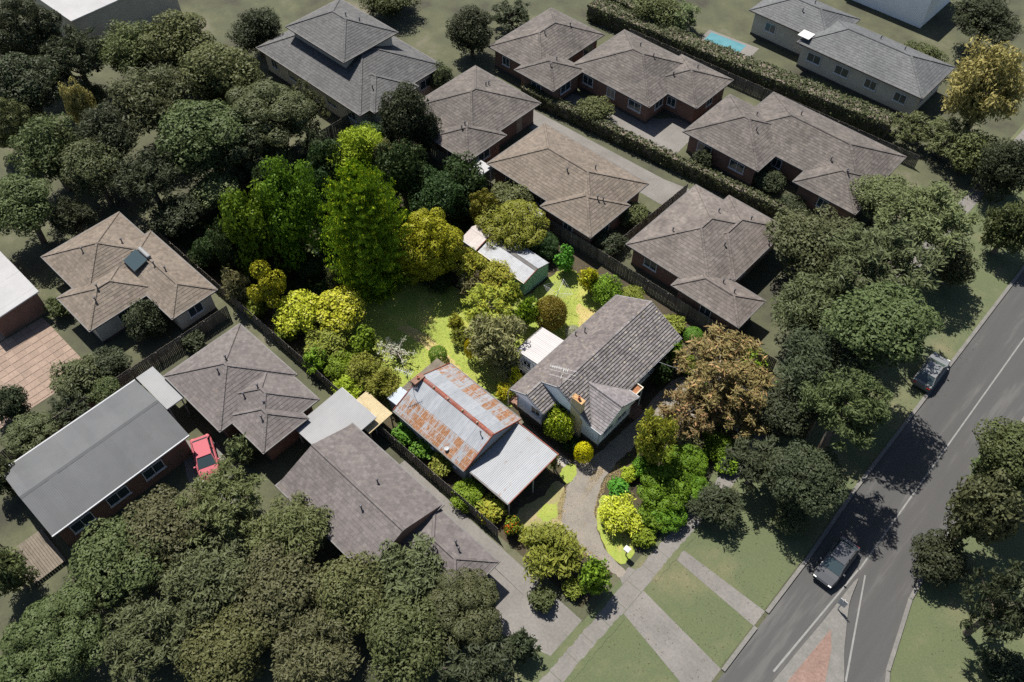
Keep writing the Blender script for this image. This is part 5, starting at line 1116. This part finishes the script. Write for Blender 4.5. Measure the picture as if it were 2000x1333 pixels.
plant('unit_bush', 'broad', 'leaf_dull_olive', -15.01, 29.80, 2.34, 1.29, 0.30, 'light olive bush at the end of the long hedge', 'shrub', None)
plant('unit_bush', 'broad', 'leaf_gum_dark', -1.08, 31.40, 1.39, 1.20, 0.20, 'dark bush in the unit forecourt', 'shrub', None)
plant('unit_bush', 'broad', 'leaf_gum_dark', 5.70, 33.85, 1.91, 1.05, 0.10, 'dark bush along the unit wall', 'shrub', None)
plant('unit_bush', 'broad', 'leaf_gum_dark', 9.83, 32.08, 1.70, 0.93, 0.10, 'dark bush beside the long unit corner', 'shrub', None)
plant('stand_tree', 'billow', 'leaf_gum_dark', -68.55, -9.11, 4.43, 4.04, 2.50, 'dark tree in the top left corner', 'tree', None)
plant('stand_tree', 'gum', 'leaf_gum_dark', -60.75, -7.10, 4.06, 3.26, 2.50, 'dark tree below the white roof, top left', 'tree', None)
plant('stand_tree', 'broad', 'leaf_gum_dark', -60.46, -13.54, 4.22, 3.02, 2.50, 'dark tree on the left edge below the corner tree', 'tree', None)
plant('stand_tree', 'fine', 'leaf_dull_olive', -58.03, -1.99, 3.82, 3.00, 2.50, 'olive-topped tree just right of the white roof', 'tree', None)
plant('stand_tree', 'broad', 'leaf_dull_olive', -54.56, 2.29, 4.42, 3.17, 2.50, 'tallest olive tree of the stand, beside the charcoal house', 'tree', None)
plant('stand_tree', 'fine', 'leaf_gum_grey', -47.60, -5.43, 4.68, 3.43, 2.50, 'grey-green tree in the middle of the stand', 'tree', None)
plant('stand_tree', 'broad', 'leaf_dull_olive', -45.30, 1.54, 4.78, 3.52, 2.50, 'olive tree left of the charcoal house', 'tree', None)
plant('stand_tree', 'billow', 'leaf_gum_grey', -36.70, 1.19, 4.88, 3.08, 2.50, 'broad grey tree next to the charcoal house', 'tree', None)
plant('stand_tree', 'gum', 'leaf_gum_grey', -36.24, 5.27, 2.79, 3.21, 1.00, 'grey tree touching the charcoal house wall', 'tree', None)
plant('stand_tree', 'broad', 'leaf_dull_green', -38.40, -5.29, 5.02, 3.26, 2.50, 'broad grey tree in the lower middle of the stand', 'tree', None)
plant('stand_tree', 'fine', 'leaf_gum_dark', -46.95, -11.57, 3.74, 2.92, 2.50, 'dark tree left of the broad grey one', 'tree', None)
plant('stand_tree', 'broad', 'leaf_dull_yellow', -54.38, -10.97, 1.57, 3.51, 1.00, 'narrow yellowish tree in the dark stand', 'tree', None)
plant('stand_tree', 'fine', 'leaf_dull_green', -48.70, -17.44, 3.92, 3.12, 2.50, 'grey tree near the left edge above the brown house', 'tree', None)
plant('stand_tree', 'broad', 'leaf_gum_grey', -43.58, -15.47, 3.36, 2.53, 2.50, 'grey tree above the brown tiled house', 'tree', None)
plant('stand_tree', 'billow', 'leaf_dull_olive', -57.73, -17.47, 3.04, 3.04, 1.00, 'olive tree on the left edge', 'tree', None)
plant('stand_tree', 'gum', 'leaf_gum_dark', -38.11, -12.43, 3.84, 2.51, 2.50, 'dark tree behind the brown tiled house', 'tree', None)
plant('stand_tree', 'broad', 'leaf_gum_light', -34.23, -7.73, 2.64, 1.45, 1.00, 'pale green tree just outside the back fence, left of two', 'tree', None)
plant('stand_tree', 'fine', 'leaf_gum_light', -34.11, -1.25, 2.99, 1.69, 1.00, 'pale green tree just outside the back fence, right of two', 'tree', None)
plant('stand_tree', 'broad', 'leaf_dull_green', -43.69, -23.13, 3.73, 2.48, 2.50, 'grey tree left of the brown tiled house', 'tree', None)
plant('stand_tree', 'fine', 'leaf_gum_dark', -41.40, -19.94, 2.30, 1.87, 1.00, 'dark tree touching the brown roof', 'tree', None)
plant('stand_tree', 'broad', 'leaf_gum_dark', -34.11, -12.69, 2.82, 1.55, 1.00, 'dark tree at the back corner of the garden fence', 'tree', None)
plant('stand_tree', 'billow', 'leaf_gum_dark', -35.04, -3.69, 2.92, 3.34, 1.00, 'dark tree between the two pale green ones', 'tree', None)
plant('stand_tree', 'gum', 'leaf_gum_dark', -30.66, 2.74, 2.16, 2.59, 1.00, 'dark tree outside the back fence near the far corner', 'tree', None)
plant('stand_tree', 'broad', 'leaf_gum_grey', -58.31, -8.09, 1.76, 1.33, 1.00, 'small grey tree beside the yellowish one', 'tree', None)
plant('stand_tree', 'fine', 'leaf_gum_dark', -53.33, 11.58, 3.42, 2.54, 1.00, 'dark tree at the top edge left of the charcoal house', 'tree', None)
plant('garden_bush', 'broad', 'leaf_gum_dark', -24.92, -22.30, 1.96, 1.96, 0.10, 'dark round tree in front of the brown tiled house', 'shrub', None)
plant('garden_bush', 'fine', 'leaf_gum_grey', -24.46, -29.63, 2.47, 1.36, 0.10, 'grey bush at the edge of the terracotta court', 'shrub', None)
plant('garden_bush', 'broad', 'leaf_gum_dark', -24.12, -26.71, 1.83, 1.03, 0.10, 'dark bush right of the terracotta court', 'shrub', None)
plant('garden_bush', 'billow', 'leaf_gum_grey', -21.87, -35.35, 2.35, 1.29, 0.10, 'grey bush in the row behind the grey metal house, first', 'shrub', None)
plant('garden_bush', 'gum', 'leaf_gum_dark', -22.03, -31.85, 1.97, 1.08, 0.10, 'dark bush in the row behind the grey metal house, second', 'shrub', None)
plant('garden_bush', 'broad', 'leaf_dull_green', -21.53, -28.77, 1.56, 0.99, 0.10, 'grey bush in the row behind the grey metal house, third', 'shrub', None)
plant('garden_bush', 'fine', 'leaf_gum_light', -7.70, -24.34, 1.30, 1.55, 0.10, 'bright green round bush beside the coral car', 'shrub', None)
plant('garden_bush', 'broad', 'leaf_gum_dark', -25.57, -35.03, 1.74, 1.74, 0.10, 'dark bush at the left edge below the court', 'shrub', None)
plant('garden_bush', 'fine', 'leaf_dull_green', -33.29, -26.64, 1.44, 0.95, 0.10, 'dark bush beside the white metal garage', 'shrub', None)
plant('garden_bush', 'broad', 'leaf_gum_dark', -20.67, -20.36, 1.17, 0.82, 0.10, 'dark bush between the brown and taupe houses', 'shrub', None)
plant('garden_bush', 'billow', 'leaf_gum_grey', -18.96, -38.59, 1.42, 2.26, 0.10, 'grey bush left of the timber deck', 'shrub', None)
plant('lower_wood_tree', 'gum', 'leaf_dull_olive', -3.43, -28.26, 3.70, 2.03, 1.50, 'olive tree top nearest the coral car', 'tree', None)
plant('lower_wood_tree', 'broad', 'leaf_dull_brown', -5.02, -32.24, 3.45, 1.90, 1.50, 'olive tree beside the grey metal house wall', 'tree', None)
plant('lower_wood_tree', 'fine', 'leaf_dull_olive', 1.69, -26.47, 3.25, 1.79, 1.50, 'olive tree beside the brown gable house', 'tree', None)
plant('lower_wood_tree', 'broad', 'leaf_dull_green', -5.22, -36.36, 3.72, 2.04, 1.50, 'broad grey-green tree right of the left lawn', 'tree', None)
plant('lower_wood_tree', 'fine', 'leaf_gum_grey', 0.31, -32.71, 3.50, 1.92, 1.50, 'grey-green tree in the middle of the lower wood', 'tree', None)
plant('lower_wood_tree', 'broad', 'leaf_dull_brown', 4.68, -29.66, 3.47, 1.91, 1.50, 'olive tree below the brown gable house corner', 'tree', None)
plant('lower_wood_tree', 'billow', 'leaf_dull_green', -3.40, -42.20, 3.69, 2.03, 1.50, 'broad tree in the bottom left corner', 'tree', None)
plant('lower_wood_tree', 'gum', 'leaf_gum_grey', 0.87, -37.70, 3.53, 1.94, 1.50, 'grey-green tree at the bottom edge, second from the corner', 'tree', None)
plant('lower_wood_tree', 'broad', 'leaf_dull_olive', 5.82, -34.47, 3.32, 1.83, 1.50, 'olive tree at the bottom edge, third from the corner', 'tree', None)
plant('lower_wood_tree', 'fine', 'leaf_dull_brown', 9.88, -30.64, 3.15, 1.74, 1.50, 'olive tree at the bottom edge, fourth from the corner', 'tree', None)
plant('lower_wood_tree', 'broad', 'leaf_dull_olive', 8.63, -26.39, 3.10, 1.71, 1.50, 'olive tree under the brown gable roof tip', 'tree', None)
plant('lower_wood_tree', 'fine', 'leaf_gum_grey', 10.69, -22.35, 2.97, 1.63, 1.50, 'grey tree beside the neighbour forecourt', 'tree', None)
plant('lower_wood_tree', 'broad', 'leaf_dull_green', 14.01, -25.88, 3.35, 1.84, 1.50, 'grey-green tree at the bottom edge left of the footpath', 'tree', None)
plant('lower_wood_tree', 'billow', 'leaf_gum_grey', 15.29, -21.69, 3.07, 1.69, 1.50, 'grey tree at the end of the neighbour driveway', 'tree', None)
plant('lower_wood_tree', 'gum', 'leaf_gum_dark', 18.75, -23.68, 2.78, 1.53, 1.50, 'dark tree at the bottom edge nearest the footpath', 'tree', None)
plant('lower_wood_tree', 'broad', 'leaf_dull_green', -3.52, -45.79, 2.59, 1.42, 1.50, 'tree cut by the bottom left corner', 'tree', None)
plant('lower_wood_tree', 'fine', 'leaf_gum_dark', 19.79, -20.16, 1.27, 1.27, 0.20, 'dark small tree beside the front boundary corner', 'tree', None)
plant('lower_wood_tree', 'broad', 'leaf_dull_green', 18.48, -16.49, 1.14, 0.62, 0.20, 'dark bush outside the front corner of the fence', 'tree', None)
plant('lower_wood_tree', 'fine', 'leaf_dull_olive', -10.74, -42.15, 1.68, 2.60, 0.20, 'olive tree on the left edge below the deck lawn', 'tree', None)
plant('neighbourhood_tree', 'broad', 'leaf_gum_grey', 15.23, 25.37, 4.58, 2.52, 2.00, 'grey gum behind the brown units', 'tree', None)
plant('neighbourhood_tree', 'gum', 'leaf_gum_grey', 21.43, 23.81, 5.13, 2.82, 5.00, 'large grey gum in the middle of the street stand', 'tree', None)
plant('neighbourhood_tree', 'gum', 'leaf_gum_light', 22.00, 33.23, 4.99, 2.75, 4.00, 'pale green street tree above the parked silver car', 'tree', None)
plant('neighbourhood_tree', 'broad', 'leaf_gum_light', 16.93, 36.58, 3.32, 1.83, 2.00, 'pale green tree below the long unit', 'tree', None)
plant('neighbourhood_tree', 'fine', 'leaf_gum_grey', 19.39, 18.21, 3.83, 2.80, 2.00, 'grey gum at the small brown unit', 'tree', None)
plant('neighbourhood_tree', 'broad', 'leaf_dull_green', 25.62, 15.59, 4.44, 2.44, 7.50, 'broad grey gum at the kerb', 'tree', None)
plant('neighbourhood_tree', 'fine', 'leaf_gum_dark', 23.53, 11.80, 3.93, 2.20, 4.50, 'dark gum behind the garden corner', 'tree', None)
plant('neighbourhood_tree', 'broad', 'leaf_gum_dark', 23.32, 8.16, 3.14, 1.76, 2.00, 'dark gum right of the garden corner', 'tree', None)
plant('neighbourhood_tree', 'gum', 'leaf_dull_green', 27.25, 7.38, 3.43, 2.64, 6.50, 'dark gum at the kerb below the silver car', 'tree', None)
plant('neighbourhood_tree', 'gum', 'leaf_gum_dark', 24.08, 2.52, 2.82, 1.55, 2.00, 'dark tree outside the street boundary', 'tree', None)
plant('neighbourhood_tree', 'broad', 'leaf_gum_dark', 27.73, 2.85, 3.09, 1.70, 3.50, 'dark tree on the nature strip', 'tree', None)
plant('neighbourhood_tree', 'fine', 'leaf_gum_dark', 23.73, -1.92, 2.21, 1.21, 0.40, 'dark tree above the mown nature strip', 'tree', None)
plant('neighbourhood_tree', 'broad', 'leaf_gum_grey', 28.42, 1.48, 1.60, 0.88, 0.40, 'small grey tree at the mown nature strip', 'tree', None)
plant('neighbourhood_tree', 'fine', 'leaf_dull_yellow', 17.53, 55.58, 4.36, 5.09, 2.00, 'big yellow-flowering tree on the right', 'tree', None)
plant('neighbourhood_tree', 'broad', 'leaf_gum_dark', 23.71, 49.05, 3.17, 3.17, 0.40, 'dark tree on the right edge below the yellow one', 'tree', None)
plant('neighbourhood_tree', 'gum', 'leaf_gum_light', 17.09, 51.24, 3.35, 1.84, 0.40, 'light green tree beside the slate house', 'tree', None)
plant('neighbourhood_tree', 'gum', 'leaf_gum_light', 13.06, 51.21, 2.57, 1.41, 0.40, 'light green bush at the hedge end', 'tree', None)
plant('neighbourhood_tree', 'broad', 'leaf_dull_olive', 20.16, 50.43, 2.73, 2.32, 0.40, 'olive tree left of the dark right-edge tree', 'tree', None)
plant('neighbourhood_tree', 'fine', 'leaf_dull_green', 27.76, 41.18, 2.73, 3.48, 0.40, 'dark tree on the right edge above the road', 'tree', None)
plant('neighbourhood_tree', 'broad', 'leaf_gum_grey', 25.85, 33.69, 2.19, 2.19, 0.40, 'small grey tree at the road edge', 'tree', None)
plant('neighbourhood_tree', 'fine', 'leaf_dull_green', 38.59, 14.12, 2.57, 2.07, 2.00, 'grey tree leaning over the road from the park side', 'tree', None)
plant('neighbourhood_tree', 'broad', 'leaf_gum_grey', 38.67, 8.42, 2.77, 4.08, 2.00, 'grey gum in the park across the road', 'tree', None)
plant('neighbourhood_tree', 'gum', 'leaf_gum_dark', 42.64, 2.92, 2.59, 3.97, 2.00, 'dark tree at the right edge of the park', 'tree', None)
plant('neighbourhood_tree', 'gum', 'leaf_gum_light', 38.60, 17.54, 2.04, 2.88, 0.40, 'light green tree across the road on the right edge', 'tree', None)
plant('neighbourhood_tree', 'broad', 'leaf_gum_dark', 38.51, 5.85, 2.30, 1.62, 0.40, 'dark tree beside the road bend', 'tree', None)
plant('neighbourhood_tree', 'fine', 'leaf_gum_dark', 45.83, 1.21, 2.12, 1.17, 0.40, 'dark tree in the bottom right corner', 'tree', None)
plant('neighbourhood_tree', 'broad', 'leaf_gum_dark', 7.48, 62.51, 1.85, 1.02, 0.40, 'small dark tree behind the slate house', 'tree', None)
plant('neighbourhood_tree', 'fine', 'leaf_gum_dark', 11.09, 72.79, 4.35, 2.39, 2.00, 'dark tree in the top right corner', 'tree', None)
plant('neighbourhood_tree', 'broad', 'leaf_dull_green', 7.62, 64.45, 2.79, 1.53, 0.40, 'dark round tree left of the yellow-flowering one', 'tree', None)
plant('neighbourhood_tree', 'gum', 'leaf_gum_dark', -34.57, 37.07, 2.93, 1.61, 0.40, 'dark tree at the top edge centre', 'tree', None)
plant('neighbourhood_tree', 'gum', 'leaf_gum_light', -19.09, 51.49, 2.93, 1.61, 0.40, 'light green garden tree beside the pool', 'tree', None)
plant('neighbourhood_tree', 'broad', 'leaf_dull_olive', -21.62, 49.93, 3.58, 1.97, 0.40, 'olive tree at the top edge left of the pool', 'tree', None)
plant('neighbourhood_tree', 'fine', 'leaf_dull_green', -48.78, 29.01, 3.97, 2.19, 0.40, 'grey tree at the top edge above the charcoal house', 'tree', None)
plant('understorey_shrub', 'broad', 'leaf_dark', -19.98, -7.40, 1.74, 1.18, 0.10, 'dark shrub in the shade between the leafy trees and the conifer', 'shrub', None)
plant('understorey_shrub', 'broad', 'leaf_dark', -23.06, -9.71, 2.00, 1.10, 0.10, 'dark shrub in the shade above the flat-topped tree', 'shrub', None)
plant('understorey_shrub', 'fine', 'leaf_grey', -16.61, -6.86, 1.07, 1.81, 0.10, 'thin pale shrub at the foot of the conifer', 'shrub', None)
plant('understorey_shrub', 'fine', 'leaf_olive', -25.42, -11.60, 1.75, 1.22, 0.10, 'dull shrub under the dark trees in the left corner', 'shrub', None)
plant('understorey_shrub', 'broad', 'leaf_dark', -14.56, 8.69, 2.10, 1.57, 0.20, 'dark shrub behind the store shed', 'shrub', None)
plant('understorey_shrub', 'broad', 'leaf_dark', -30.16, 9.12, 1.98, 1.49, 0.30, 'dark shrub in the far corner behind the lime feathery tree', 'shrub', None)
plant('dark_hedge_shrub', 'billow', 'leaf_forest', 17.42, -2.60, 1.26, 0.88, 0.00, 'dark green clumpy shrub behind the bright driveway shrubs', 'shrub', None)
plant('dark_hedge_shrub', 'billow', 'leaf_forest', 20.43, -5.64, 1.41, 0.78, 0.00, 'dark green clumpy shrub right of the lime domed bush', 'shrub', None)
plant('boundary_shrub', 'glossy', 'leaf_mid', 21.96, 2.42, 1.26, 0.70, 0.00, 'green shrub at the street boundary beneath the smallest brown gum', 'shrub', None)
plant('boundary_shrub', 'glossy', 'leaf_mid', 18.13, -0.16, 1.06, 0.70, 0.00, 'leafy green shrub between the yellow-green tree and the pale shrub', 'shrub', None)
plant('boundary_shrub', 'broad', 'leaf_olive', 21.11, 8.70, 1.53, 1.53, 0.10, 'olive shrub at the extreme right corner of the garden', 'shrub', None)
plant('boundary_shrub', 'broad', 'leaf_mid', 17.58, 12.84, 1.38, 0.76, 0.10, 'green shrub behind the broad brown gum', 'shrub', None)
plant('boundary_shrub', 'glossy', 'leaf_fern', 17.05, 5.76, 0.97, 0.67, 0.00, 'bright green fern-like shrub showing between the brown gums', 'shrub', None)
plant('front_shrub', 'broad', 'leaf_olive', 19.58, -14.25, 0.96, 0.53, 0.00, 'olive shrub at the foot of the front tree', 'shrub', None)
plant('verge_bush', 'glossy', 'leaf_mid', 13.92, 8.12, 1.00, 1.00, 0.00, 'green bush between the tiled eave and the broad brown gum', 'shrub', None)
plant('dark_tree', 'broad', 'leaf_dark', -23.28, -2.90, 2.01, 4.00, 0.50, 'dark tree filling the gap between the tall leafy tree and the conifer', 'tree', None)
plant('dark_tree', 'broad', 'leaf_dark', -28.64, -4.34, 2.31, 3.15, 1.00, 'dark tree behind the two leafy trees', 'tree', None)
plant('dark_tree', 'broad', 'leaf_dark', -16.13, 9.99, 2.62, 2.62, 0.80, 'dark tree on the right fence behind the golden cypress', 'tree', None)
plant('dark_shrub', 'broad', 'leaf_dark', -28.62, -13.56, 1.76, 1.25, 0.00, 'dark shrub on the left fence at the very corner', 'shrub', None)
plant('dark_shrub', 'fine', 'leaf_olive', -19.64, -14.08, 1.20, 1.20, 0.00, 'dull olive shrub on the fence left of the flat-topped tree', 'shrub', None)
plant('dark_shrub', 'broad', 'leaf_mid', -15.67, -13.68, 1.42, 0.78, 0.00, 'green shrub on the fence below the left yellow-lime tree', 'shrub', None)
plant('dark_shrub', 'broad', 'leaf_dark', -9.73, 0.28, 1.73, 0.95, 0.00, 'dark undergrowth shrub at the foot of the golden cypress', 'shrub', None)
plant('dark_hedge_shrub', 'billow', 'leaf_forest', 21.20, -4.69, 1.61, 0.89, 0.00, 'dark green clumpy shrub on the street boundary, third below the two dark trees', 'shrub', None)
plant('dark_hedge_shrub', 'billow', 'leaf_forest', 21.15, -1.69, 1.65, 0.91, 0.00, 'dark green clumpy shrub on the street boundary outside the dark trees', 'shrub', None)
plant('dark_hedge_shrub', 'broad', 'leaf_mid', 20.90, -7.34, 1.12, 0.61, 0.00, 'green shrub in the shade below the lime domed bush', 'shrub', None)
plant('boundary_shrub', 'broad', 'leaf_forest', 16.27, -0.48, 1.07, 0.59, 0.00, 'dark green shrub under the yellow-green tree', 'shrub', None)
plant('neighbourhood_tree', 'broad', 'leaf_dull_green', 38.56, 13.73, 3.22, 2.28, 5.00, 'tall grey-green tree overhanging the road from the park', 'tree', None)

# ------------------------------------------------------------------ hedges: rows of clipped shrubs grown together
def hedge(label, p0, p1, w, h, mat, group=None):
    rng = np.random.default_rng(int(abs(p0[0] * 7 + p1[1] * 3))); a, b = np.array(p0, float), np.array(p1, float); L = np.linalg.norm(b - a); d = (b - a) / L; n = np.array([-d[1], d[0]])
    k = int(L * (w + 2 * h) * 42); u = rng.uniform(0, L, k); s = rng.uniform(-1, 1, k) * (w / 2 + h); hh = np.where(np.abs(s) < w / 2, h, h - (np.abs(s) - w / 2)); off = np.clip(s, -w / 2, w / 2)
    bump = .12 * np.sin(u * 1.7) * np.sin(s * 2.1 + u * .6) + rng.normal(size=k) * .07; nz = np.where(np.abs(s) < w / 2, 1., .15); no = np.where(np.abs(s) < w / 2, 0., np.sign(s))
    P = np.zeros((k, 3)); P[:, :2] = a + d * u[:, None] + n * (off + no * bump)[:, None]; P[:, 2] = np.maximum(.03, hh + nz * bump)
    N = np.zeros((k, 3)); N[:, :2] = n * no[:, None]; N[:, 2] = nz; N += rng.normal(size=(k, 3)) * .5
    me = leaf_mesh('hedge_foliage', P, N, rng.uniform(.14, .30, k), 1.4, rng)
    T = thing('clipped_hedge', label, 'hedge', (*p0, 0), group); o = put('foliage', me, mat, None, mat_on_object=True); adopt(o, T)
    c = MB(); q = w / 2 - .12
    c.prism([tuple(a - n * q), tuple(b - n * q), tuple(b + n * q), tuple(a + n * q)], 0, h - .15); c.build('stems', 'bark', T)
hedge('long clipped hedge between the unit driveways', (-24, 27.6), (12.3, 31.0), 1.0, 1.7, 'leaf_hedge_dull')
hedge('tall hedge row in front of the slate grey house', (-29, 46.4), (11, 50.6), 2.4, 2.2, 'leaf_hedge_dull')
hedge('low clipped hedge beside the pool lawn', (-30, 50.0), (-17.5, 51.0), 1.6, 1.6, 'leaf_hedge_dull')

# ------------------------------------------------------------------ grass, fallen leaves
def scatter(name, label, cat, polys, n, size, mat, aspect, upright, z, seed):
    rng = np.random.default_rng(seed); P = []
    for poly in polys:
        q = np.array(poly); x0, y0 = q.min(0); x1, y1 = q.max(0); k = int(n * (x1 - x0) * (y1 - y0)); c = np.stack([rng.uniform(x0, x1, k), rng.uniform(y0, y1, k)], 1); ins = np.zeros(k, bool); j = len(q) - 1
        for i in range(len(q)):
            cond = (q[i, 1] > c[:, 1]) != (q[j, 1] > c[:, 1]); xi = (q[j, 0] - q[i, 0]) * (c[:, 1] - q[i, 1]) / (q[j, 1] - q[i, 1] + 1e-9) + q[i, 0]; ins ^= cond & (c[:, 0] < xi); j = i
        P.append(c[ins])
    P = np.concatenate(P); keep = (np.sin(P[:, 0] * .9 + 1) * np.sin(P[:, 1] * 1.1) + rng.normal(size=len(P)) * .7) > -.4; P = P[keep]; k = len(P)
    C = np.zeros((k, 3)); C[:, :2] = P; C[:, 2] = z + rng.uniform(0, size * .4, k) * upright; N = rng.normal(size=(k, 3)); N[:, 2] = N[:, 2] * (1 - upright) + (1 - upright) * 2
    me = leaf_mesh(name, C, N, rng.uniform(.6, 1.3, k) * size, aspect, rng); o = put(name, me, mat, None, mat_on_object=True); tag(o, label, cat, kind='stuff'); return o
mkleaf('grass_blade', (.16, .195, .032), (.29, .28, .065), trans=.2)
mkleaf('dry_leaf', (.15, .105, .055), (.27, .20, .115), trans=.1)
mkleaf('verge_blade', (.075, .088, .040), (.13, .13, .065), trans=.2)
scatter('grass', 'long rough grass growing over the garden lawns', 'grass', [lawn_pts], 80, .06, 'grass_blade', 1.8, .45, .015, 1)
scatter('fallen_leaves', 'dry brown leaves fallen over the garden beds', 'leaves', [[(-33, -14), (20, -14), (20, 12), (-33, 12)]], 8, .08, 'dry_leaf', 1.5, .1, .025, 3)
scatter('driveway_litter', 'brown leaf litter in drifts along the gravel driveway', 'leaves', LITTER, 420, .07, 'dry_leaf', 1.4, .05, .026, 4)
mkleaf('dull_leaf', (.050, .042, .028), (.12, .098, .062), trans=.1)
scatter('street_leaf_litter', 'dull fallen leaves on the nature strip beneath the street trees', 'leaves', [[(21.7, -3), (32.2, -1), (32.0, 30), (21.7, 30)], [(23.6, -16), (31.5, -16), (31.2, -2), (23.6, -3)], [(38.4, 3), (46, -5), (50, 20), (38.4, 24)]], 4, .075, 'dull_leaf', 1.5, .05, .036, 8)
BACK = [(-34, -14), (-21, -14), (-13.5, -8.5), (-13.5, 0), (-12.5, 4), (-12, 12), (-34, 12)]
scatter('ivy_undergrowth', 'dark ivy and undergrowth carpeting the ground beneath the back trees', 'undergrowth', [BACK], 55, .34, 'leaf_dark', 1.3, .5, .05, 5)
scatter('bed_groundcover', 'patchy green groundcover in the garden beds along the street side', 'groundcover', [[(15.4, -4), (16.6, -7.6), (20.6, -8.8), (20.6, 13), (14.2, 12.6), (13.9, 8)]], 16, .16, 'leaf_forest', 1.4, .5, .03, 6)

# ------------------------------------------------------------------ repeats of a kind share a group
GROUP = {'stand_tree': 'trees of the stand behind the garden', 'lower_wood_tree': 'trees of the wood at the lower left', 'neighbourhood_tree': 'trees along the street and in the gardens on the right',
         'garden_bush': 'bushes in the gardens on the left', 'unit_tree': 'trees around the brown units', 'unit_bush': 'bushes around the brown units', 'brown_unit': 'brown tiled units',
         'grey_brown_unit': 'grey-brown units of the upper row', 'paling_fence': 'paling fences', 'clipped_hedge': 'clipped hedges', 'parked_car': 'parked cars', 'patio_cover': 'patio covers'}
tops = [o for o in scene.objects if o.parent is None and 'category' in o.keys() and 'kind' not in o.keys()]
stems = {}
for o in tops: stems.setdefault(o.name.split('.')[0], []).append(o)
for s_, os_ in stems.items():
    if len(os_) > 1:
        for o in os_:
            if 'group' not in o.keys(): o['group'] = GROUP.get(s_, s_.replace('_', ' ') + 's in the garden')
